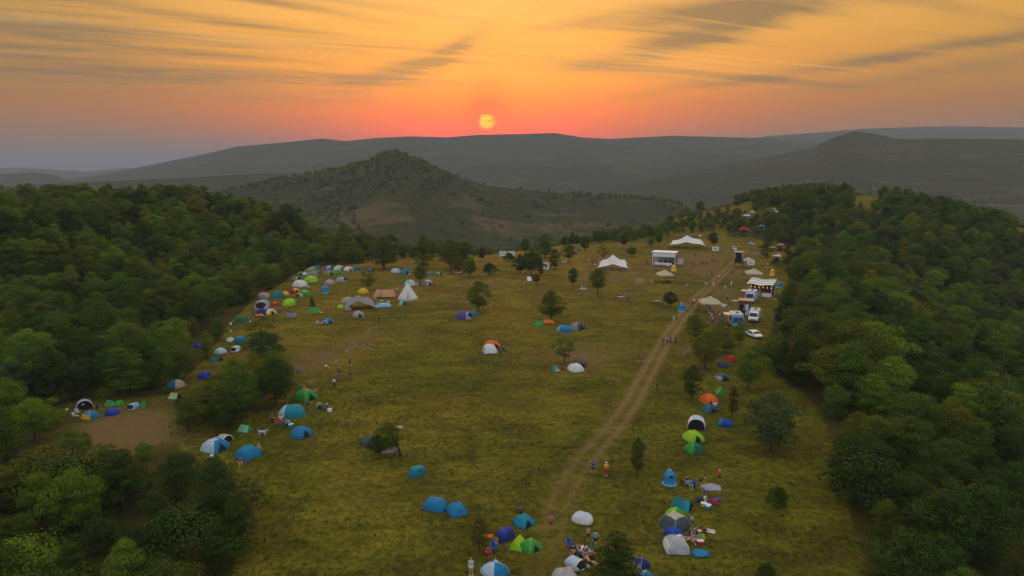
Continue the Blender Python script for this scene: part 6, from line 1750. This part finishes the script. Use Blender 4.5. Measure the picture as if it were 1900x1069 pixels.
for i in range(6):
    lm = MB(); x = (-.42 + i * .165) * W; lm.grid(lambda u, v: Vector((x + .13 * math.sin(3.14 * v) * math.cos(6.28 * u), -.4 + .13 * math.sin(3.14 * v) * math.sin(6.28 * u), 2.3 - .13 * math.cos(3.14 * v))), 10, 7, 0, True, True); lm.tube([(x, -.4, 2.4), (x, -.4, 3.4)], .015, 4)
    lm.build('hanging_lamp', LAMP, root)
for i in range(9):
    MB().cyl(((-.42 + i * .055) * W, -D / 2 * .8, 1.25), .09, .3, 8, 0, 'Z', .04).build('bottle', P(['yellow', 'orange', 'cream'][i % 3], .2), root)
# vehicles
def wheel(root, x, y, r_=.36, w=.24):
    o = MB().cyl((0, 0, 0), r_, w, 18, 0, 'X').build('wheel', RUBBER, root, .03); o.location = (x, y, r_)
    rim = MB().cyl((math.copysign(w * .5, x), 0, 0), r_ * .58, .05, 14, 0, 'X').build('rim', METAL, o)
def box_van(px, py, rz, L, W, Hh, body, cabc, label, hatch=None, roofc='lgrey'):
    root, m = put('food_truck', label, 'van', px, py, rz, 'food trucks at the wood edge')
    cab = L * .30
    y0 = -L / 2
    prof = [(y0 + .05, .38), (y0, .75), (y0 + .10, 1.12), (y0 + .55, 1.30), (y0 + .95, Hh * .86), (y0 + cab + .3, Hh * .90), (y0 + cab + .3, .38)]
    MB().prism(prof, -W / 2, W / 2).build('cab', P(cabc, .3), root, .06)
    MB().box((0, y0 + cab + (L - cab) / 2, .42 + (Hh - .42) / 2), (W * 1.02, L - cab, Hh - .42)).build('body', P(body, .35), root, .05)
    MB().box((0, y0 + cab + (L - cab) / 2, Hh + .04), (W * .99, (L - cab) * .98, .08)).build('roof', P(roofc, .5), root, .02)
    MB().box((.15, y0 + L * .62, Hh + .2), (.7, .6, .25)).build('roof_vent', P('dgrey'), root, .04)
    t = math.atan2(.40, Hh * .86 - 1.30)
    ws = MB().add([(-W * .43, y0 + .555, 1.36), (W * .43, y0 + .555, 1.36), (W * .40, y0 + .91, Hh * .84), (-W * .40, y0 + .91, Hh * .84)], [(0, 1, 2, 3)])
    o = ws.build('windscreen', GLASS, root); o.location = (0, -.035, .012)
    for s in (-1, 1):
        MB().box((s * (W / 2 + .012), y0 + cab * .78, 1.62), (.02, cab * .42, .55)).build('side_window', GLASS, root)
        MB().box((s * W * .37, y0 + .005, .92), (.34, .10, .2)).build('headlight', P('white', .15), root, .03)
        MB().box((s * (W / 2 + .14), y0 + .95, 1.55), (.16, .1, .34)).build('mirror', P('black'), root, .03)
        for yy in (y0 + cab * .62, y0 + L * .78): wheel(root, s * (W / 2 - .10), yy)
    MB().box((0, y0 - .02, .48), (W * .98, .16, .26)).build('bumper', P('dgrey'), root, .04)
    MB().box((0, y0 - .005, .78), (W * .42, .05, .16)).build('grille', P('black'), root)
    if hatch:
        s = hatch[0]
        MB().box((s * (W / 2 + .015), y0 + L * .62, 1.75), (.03, L * .42, .95)).build('serving_hatch_shade', DARK, root)
        fl = MB().box((s * (W / 2 + .75), y0 + L * .62, Hh - .18), (1.5, L * .45, .06)).build('awning', P(hatch[1]), root)
        MB().box((s * (W / 2 + .28), y0 + L * .62, 1.18), (.5, L * .42, .05)).build('shelf', P('wood'), root)
box_van(1366, 606, 10, 6.0, 2.5, 3.0, 'lgrey', 'blue', 'bright blue food truck with pale awning', (-1, 'cream'))
box_van(1399, 595, -6, 5.2, 2.1, 2.6, 'white', 'white', 'white van parked beside blue food truck')
box_van(1393, 560, -10, 5.6, 2.3, 3.0, 'lgrey', 'pale', 'pale food truck with wooden flap behind kiosk', (-1, 'cream'), 'lgrey')
# tall kiosk
root, m = put('wooden_kiosk', 'tall brown wooden kiosk with white door', 'kiosk', 1381, 585, -4)
W, Hh, D = 21 / m, 29 / m, 2.6
MB().box((0, 0, Hh / 2), (W, D, Hh)).build('wall', P('brown', .7), root, .02)
rf = MB().box((0, -.1, Hh + .06), (W * 1.1, D * 1.15, .12)).build('roof', P('tan'), root, .01)
MB().box((W * .22, -D / 2 - .03, Hh * .42), (W * .26, .06, Hh * .72)).build('door', P('pale'), root, .01)
MB().box((-W * .20, -D / 2 - .03, Hh * .45), (W * .30, .06, Hh * .62)).build('opening_shade', DARK, root)
MB().box((-W * .02, -D / 2 - .05, Hh * .45), (W * .05, .08, Hh * .80)).build('post', P('tan'), root)
MB().box((-W * .80, 0, Hh * .90), (W * .6, 1.6, .06)).build('flap', P('tan'), root)
MB().box((0, -D / 2 - .6, Hh * .40), (W * .4, 1.2, .05), 0, 0, 1, -.5).build('porch_roof', P('grey'), root)
# cars
def car(px, py, rz, body, label, s=1.0):
    root, m = put('parked_car', label, 'car', px, py, rz, 'parked cars'); root.scale = (s, s, s)
    prof = [(-2.0, .35), (-2.06, .58), (-1.95, .78), (-1.05, .95), (-.55, 1.42), (.95, 1.46), (1.75, 1.02), (2.0, .92), (2.05, .5), (2.0, .35)]
    MB().prism(prof, -.85, .85).build('body', P(body, .25), root, .09)
    MB().add([(-.72, -1.02, 1.0), (.72, -1.02, 1.0), (.62, -.62, 1.40), (-.62, -.62, 1.40)], [(0, 1, 2, 3)]).build('windscreen', GLASS, root).location = (0, -.05, .03)
    MB().add([(-.66, 1.02, 1.44), (.66, 1.02, 1.44), (.70, 1.70, 1.06), (-.70, 1.70, 1.06)], [(0, 1, 2, 3)]).build('rear_window', GLASS, root).location = (0, .03, .03)
    for q in (-1, 1):
        MB().prism([(-.90, .98), (-.52, 1.36), (.90, 1.38), (1.45, 1.02)], q * .852 - .008, q * .852 + .008).build('side_window', GLASS, root)
        MB().box((q * .62, -2.0, .70), (.34, .12, .16)).build('headlight', P('white', .1), root, .03)
        MB().box((q * .66, 2.02, .78), (.26, .08, .2)).build('tail_light', P('red', .2), root, .02)
        MB().box((q * .95, -.80, 1.02), (.14, .12, .12)).build('mirror', P(body, .3), root, .03)
        for y in (-1.25, 1.25): wheel(root, q * .78, y, .32, .2)
    MB().box((0, -2.06, .45), (1.6, .12, .2)).build('bumper', P('dgrey'), root, .03)
car(1399, 626, 35, 'white', 'white car parked below the white van')
car(1439, 395, 20, 'white', 'white car higher up on far hill clearing')
car(1436, 390, 10, 'lilac', 'greyish car behind white car on hill clearing')
car(1418, 391, 60, 'dgrey', 'dark car at the rim of far hill clearing')
car(1362, 464, 10, 'lgrey', 'silver car on grass before the track end')
car(1393, 455, 30, 'lilac', 'lilac car where the track enters trees')
# tractor
root, m = put('tractor', 'red tractor under trees past egg-shaped tree', 'tractor', 1450, 466, 60)
root.scale = (1.2,) * 3
MB().prism([(-1.9, .7), (-1.95, 1.25), (-.4, 1.45), (-.4, .7)], -.4, .4).build('bonnet', P('red', .35), root, .08)
MB().box((0, .5, .95), (.9, 1.9, .6)).build('chassis', P('maroon'), root, .05)
for x in (-1, 1):
    for y in (-.2, 1.1): MB().tube([(x * .6, y, 1.1), (x * .55, y, 2.4)], .05, 6).build('post', P('black'), root)
    wheel(root, x * .85, 1.0, .8, .45); wheel(root, x * .75, -1.5, .45, .3)
MB().box((0, .45, 2.45), (1.5, 1.7, .1)).build('roof', P('cream'), root, .04)
MB().box((0, .7, 1.4), (.5, .5, .5)).build('seat', P('black'), root, .06)
MB().tube([(.25, -1.2, 1.3), (.25, -1.2, 2.2)], .05, 8).build('exhaust', P('dgrey'), root)
MB().prism([(1.6, .6), (1.7, 1.1), (4.4, 1.2), (4.4, .6)], -.9, .9).build('cart', P('wood'), root, .04)
# wooden frame on the meadow
root, m = put('wooden_lattice', 'weathered lattice frame standing on open meadow', 'frame', 1187, 532, 10)
W, Hh = 15 / m, 15 / m
for i in range(5): MB().tube([((i / 4 - .5) * W, .1 * (i % 2), -.1), ((i / 4 - .5) * W * .95, .1, Hh)], .07, 6).build('upright', P('beige'), root)
for z in (.3, .62, .95): MB().tube([(-W * .5, 0, Hh * z), (W * .5, .05, Hh * z)], .05, 6).build('rail', P('beige'), root)
# mats, benches and panels
def mat_(px, py, w, rz, c, label, d=.75, name='sleeping_mat', cat='mat'):
    root, m = put(name, label, cat, px, py, rz)
    W = w / m
    mb = MB(); mb.grid(lambda u, v: Vector(((u - .5) * W, (v - .5) * d, .08 + .03 * math.sin(u * 6) * math.sin(v * 3))), 14, 5); mb.grid(lambda u, v: Vector(((u - .5) * W, (v - .5) * d, -.05)), 3, 3)
    mb.build('sheet', F(c), root)
    e = MB(); e.tube([(W * .47, -d * .45, .13), (W * .47, d * .45, .13)], .10, 8); e.build('rolled_end', F(c), root)
mat_(1083, 536.5, 14, -25, 'lgrey', 'grey mat under two picnickers', 1.6)
mat_(1152, 551, 14, -25, 'lgrey', 'pale half of the long mat on grass', 1.2)
mat_(1162, 555.5, 10, -20, 'denim', 'dark blue half of the long mat', 1.5)
mat_(898, 510, 11, 0, 'lgrey', 'pale mat beside wide dark bush', 1.2)
mat_(850, 506, 12, 0, 'white', 'white picnic cloth under the olive trees', 2.0, 'picnic_cloth', 'cloth')
mat_(1044, 486, 14, 0, 'white', 'white cloth on ground beside shading tree', 1.8, 'picnic_cloth', 'cloth')
mat_(1294, 1000, 9, 50, 'pgreen', 'lime towel on grass by the tent stack', 1.0, 'towel', 'towel')
mat_(1318, 988, 8, 80, 'white', 'pair of white trousers drying on grass', .9, 'trousers', 'clothes')
mat_(1428, 497, 18, 0, 'yellow', 'yellow plank bench by the dark shrub', .6, 'bench_cover', 'bench')
mat_(1405, 577, 12, 5, 'tan', 'wooden pallet sheet beside pale food truck', 1.6, 'plywood_sheet', 'board')
mat_(1438, 556, 8, 10, 'tan', 'small plywood sheet behind striped bar', 1.2, 'plywood_sheet', 'board')
root, m = put('bench', 'low white bench near the flat-topped tree', 'bench', 1219, 561, 5)
MB().box((0, 0, .42), (12 / m, .5, .08)).build('seat', P('lgrey'), root, .02)
for s in (-1, 1): MB().box((s * 4.5 / m, 0, .2), (.12, .44, .4)).build('leg', P('grey'), root)
root, m = put('white_panel', 'white board tilted beside small brownish bush', 'board', 982, 521, 30)
MB().box((0, 0, .65), (1.5, .08, 1.5), 0, 0, 1, -.4).build('panel', P('white'), root, .02)
MB().tube([(0, .7, 0), (0, .1, 1.1)], .05, 6).build('prop', P('wood'), root)
# hammocks
def hammock(a, b, c, label, drop=.5):
    A, B = Vector(a), Vector(b); mid = (A + B) / 2
    root = thing('hammock', label, 'hammock', (mid.x, mid.y, float(H(mid.x, mid.y))))
    A, B = A - root.location, B - root.location
    d = (B - A); sd = Vector((-d.y, d.x, 0)).normalized()
    mb = MB(); mb.grid(lambda u, v: A + d * (.12 + .76 * u) + sd * ((v - .5) * 1.1 * math.sin(math.pi * (.12 + .76 * u)) ** .6) - Vector((0, 0, drop * math.sin(math.pi * (.12 + .76 * u)) - .5 * drop * (2 * v - 1) ** 2)), 16, 7)
    mb.build('sling', F(c), root)
    for p, q in ((A, A + d * .12), (B, B - d * .12)): MB().tube([p, q - Vector((0, 0, drop * math.sin(math.pi * .12)))], .02, 5).build('rope', P('cream'), root)
pa, pb = at(706, 853), at(748, 846)
hammock((pa.x, pa.y, pa.z + .9), (pb.x - .3, pb.y, pb.z + 1.3), 'lilac', 'grey hammock slung below the crooked tree', .4)
pa, pb = at(872, 506), at(884, 505)
hammock((pa.x, pa.y, pa.z + 2.2), (pb.x, pb.y, pb.z + 2.4), 'yellow', 'yellow hammock hanging at the meadow rim', .9)
# bags
def bag(px, py, c, label, s=1.0, c2='black'):
    root, m = put('rucksack', label, 'bag', px, py, (px * 7) % 90, None); s = min(s, 1.5) * .78; root.scale = (s, s, s)
    mb = MB(); mb.grid(lambda u, v: Vector((.28 * max(math.sin(3.1415 * v), 0) ** .55 * math.cos(6.2832 * u) * (1.1 - .3 * v), .2 * max(math.sin(3.1415 * v), 0) ** .55 * math.sin(6.2832 * u), .02 + .62 * v)), 14, 9, 0, True, True); mb.build('pack', F(c), root)
    MB().box((0, -.19, .24), (.34, .12, .26)).build('pocket', F(c), root, .04)
    for q in (-1, 1): MB().tube([(q * .12, .18, .52), (q * .14, .30, .34), (q * .12, .18, .10)], .022, 5).build('strap', F(c2), root)
for b in ((1276, 900, 'aqua', 'aqua bag between crouching people by bell bin', 1.3), (1287, 903, 'royal', 'blue bag beside grey-clad person by bell bin', 1.4), (1296, 931, 'denim', 'dark blue rucksack beside teal ridge tent', 1.7),
          (1308, 936, 'pgreen', 'pale green bag before the red blanket', 1.1), (1283, 968, 'lilac', 'lilac rucksack beside the cream porch', 1.3), (1303, 1003, 'lime', 'lime bag by the bending shirtless person', 1.5),
          (536, 787, 'sky', 'sky blue bag beside person in beige', 1.3), (553, 692, 'blue', 'bright blue bag by the copse edge', 2.0), (393, 853, 'white', 'white and blue bag below the blue pale dome', 2.0), (615, 759, 'yellow', 'small yellow bag on the grass', .7),
          (458, 594, 'red', 'red bag leaning by dark green dome', 2.0), (1266, 898, 'maroon', 'maroon bag behind the crouching person', 1.3), (1301, 987, 'orange', 'orange bag near white trousers', 1.0),
          (428, 604, 'white', 'white sack beside dark green dome', 2.2), (428, 618, 'lgrey', 'pale bundle at the wood edge above teal tunnel', 2.4), (1091, 1056, 'lilac', 'lilac bag at mouth of pale tunnel tent', 1.0),
          (1411, 422, 'white', 'white sack beside far blue canopy', 3.0), (1417, 427, 'cream', 'cream sack below far blue canopy', 3.0), (1367, 434, 'cream', 'cream sack beside far red canopy', 3.0), (1450, 488, 'white', 'white sack against wood by dark shrub', 2.2),
          (1104, 493, 'white', 'white sack behind the near canopy', 1.6), (1424, 492, 'white', 'white sack before the dark shrub', 2.2)): bag(*b)
# folding camp chairs, coolers and crates among the tents
def camp_chair(px, py, rz, c, label):
    root, m = put('camp_chair', label, 'chair', px, py, rz, 'folding camp chairs')
    mb = MB(); mb.grid(lambda u, v: Vector(((u - .5) * .5, -.22 + .42 * v, .42 - .05 * math.sin(3.14 * u) * math.sin(3.14 * v))), 6, 6); mb.build('seat', F(c), root)
    mb = MB(); mb.grid(lambda u, v: Vector(((u - .5) * .52, .20 + .14 * v + .05 * math.sin(3.14 * u), .42 + .5 * v)), 6, 6); mb.build('backrest', F(c), root)
    for sx in (-1, 1):
        MB().tube([(sx * .27, -.26, 0), (sx * .27, .20, .44), (sx * .27, .35, .95)], .018, 6).build('leg', METAL, root)
        MB().tube([(sx * .27, .30, 0), (sx * .27, -.24, .44), (sx * .28, -.24, .64)], .018, 6).build('leg', METAL, root)
        MB().tube([(sx * .28, -.26, .64), (sx * .28, .28, .66)], .025, 6).build('armrest', F(c), root)
def cooler(px, py, rz, c, label):
    root, m = put('cool_box', label, 'cool box', px, py, rz, 'cool boxes')
    MB().box((0, 0, .19), (.62, .40, .36)).build('body', P(c, .4), root, .03)
    MB().box((0, 0, .41), (.65, .43, .09)).build('lid', P('white', .4), root, .02)
    MB().tube([(-.34, 0, .30), (-.34, 0, .52), (.34, 0, .52), (.34, 0, .30)], .02, 6).build('handle', P('lgrey'), root)
for q in ((1058, 1018, 40, 'royal', 'blue camp chair behind the pale tunnel tent crowd'), (1096, 1022, -60, 'dgreen', 'green camp chair by person in aqua top'), (1306, 992, 120, 'black', 'black camp chair below the orange bag'),
          (1310, 925, 60, 'denim', 'denim camp chair between lilac sheet and red blanket'), (514, 790, -20, 'red', 'red camp chair before the family tent'), (527, 792, 70, 'navy', 'navy camp chair before the family tent'),
          (601, 762, 30, 'dgreen', 'green camp chair by the khaki pop-up'), (434, 607, 20, 'black', 'black camp chair at the wood edge below dark green dome'), (466, 594, -20, 'denim', 'denim camp chair beside person in red'),
          (474, 592, 40, 'maroon', 'maroon camp chair before the navy dome'), (700, 566, 30, 'khaki', 'khaki camp chair by the tan shelter'), (727, 561, -30, 'red', 'red camp chair between shelter and bell tent'),
          (776, 528, 10, 'denim', 'denim camp chair between white and lilac domes'), (787, 527, 50, 'black', 'black camp chair below square-topped tree'), (145, 770, 30, 'lgrey', 'pale camp chair on the bare clearing'), (180, 764, -20, 'black', 'black camp chair between tents in clearing'),
          (1338, 596, 80, 'red', 'red camp chair by the blue truck awning'), (1340, 603, 20, 'denim', 'denim camp chair before blue truck awning'), (918, 1024, 40, 'royal', 'blue camp chair near person in red by shrub'), (1322, 756, 60, 'black', 'black camp chair beside dark teal dome'),
          (1331, 762, -40, 'denim', 'denim camp chair by the narrow brownish juniper'), (936, 655, 30, 'black', 'black camp chair beside mid-meadow orange dome'), (590, 603, 20, 'lgrey', 'grey camp chair beside the blue dome with people')): camp_chair(*q)
for q in ((1082, 1022, 30, 'blue', 'blue cool box amid crowd by pale tent'), (1299, 1010, 10, 'red', 'red cool box at feet of the bending person'), (1314, 944, 60, 'blue', 'blue cool box below the red blanket'), (540, 792, 20, 'tealb', 'teal cool box before family tent'),
          (612, 764, 0, 'white', 'white cool box beside person in white hat'), (697, 570, 40, 'white', 'white crate on grass before tan shelter'), (708, 561, 10, 'green', 'green cool box beside tan shelter wall'), (721, 563, 0, 'cream', 'cream box under the tan shelter eaves'),
          (1325, 754, 30, 'white', 'white cool box beside the orange dome'), (471, 847, 20, 'red', 'red cool box next to hatted person'), (1306, 940, 0, 'lime', 'lime box among clothes by red blanket'), (1353, 588, 10, 'cream', 'cream box under the blue truck awning')): cooler(*q)
# dog
root, m = put('dog', 'pale grey dog with tail raised on the grass', 'dog', 487, 809, 60)
dj = [(0, -.30, .50), (0, 0, .50), (0, .30, .50), (0, -.44, .62), (0, -.56, .70), (0, -.72, .66), (0, .42, .60), (0, .55, .82)]
de = [(0, 1), (1, 2), (0, 3), (3, 4), (4, 5), (2, 6), (6, 7)]; dr = [.135, .12, .10, .08, .085, .042, .035, .022]
for s in (-1, 1):
    n = len(dj); dj += [(s * .09, -.32, .38), (s * .09, -.30, .22), (s * .09, -.32, .04), (s * .09, .28, .36), (s * .10, .22, .24), (s * .10, .36, .16), (s * .10, .32, .03)]
    de += [(0, n), (n, n + 1), (n + 1, n + 2), (2, n + 3), (n + 3, n + 4), (n + 4, n + 5), (n + 5, n + 6)]; dr += [.06, .042, .034, .075, .048, .032, .030]
dm = skinned(dj, de, dr, 1, 1); dm.materials.clear(); dm.materials.append(P('lgrey', .9))
link(bpy.data.objects.new('body', dm), root); root.scale = (1.25,) * 3
for s in (-1, 1): MB().tube([(s * .05, -.55, .76), (s * .08, -.54, .84), (s * .09, -.58, .74)], [.03, .03, .012], 6).build('ear', P('grey'), root)
# guy ropes and poles with cloth lines near the far booth left out: too fine to see
print('tents', NTENT[0], 'objects', len(bpy.data.objects))
# ------------------------------------------------------------------ evening haze
hz = MB()
hz.box((0, 0, (365 - 260) / 2), (70000, 70000, 365 + 260))
hm, nt, out = new_mat('evening_haze')
vol = nt.nodes.new('ShaderNodeVolumePrincipled')
vol.inputs['Color'].default_value = (.48, .53, .63, 1)
vol.inputs['Density'].default_value = 1.4e-4
vol.inputs['Anisotropy'].default_value = -0.4
nt.links.new(vol.outputs[0], out.inputs['Volume'])
hazeo = hz.build('haze', hm)
tag(hazeo, 'pale evening haze over the hills', None, None, 'stuff')
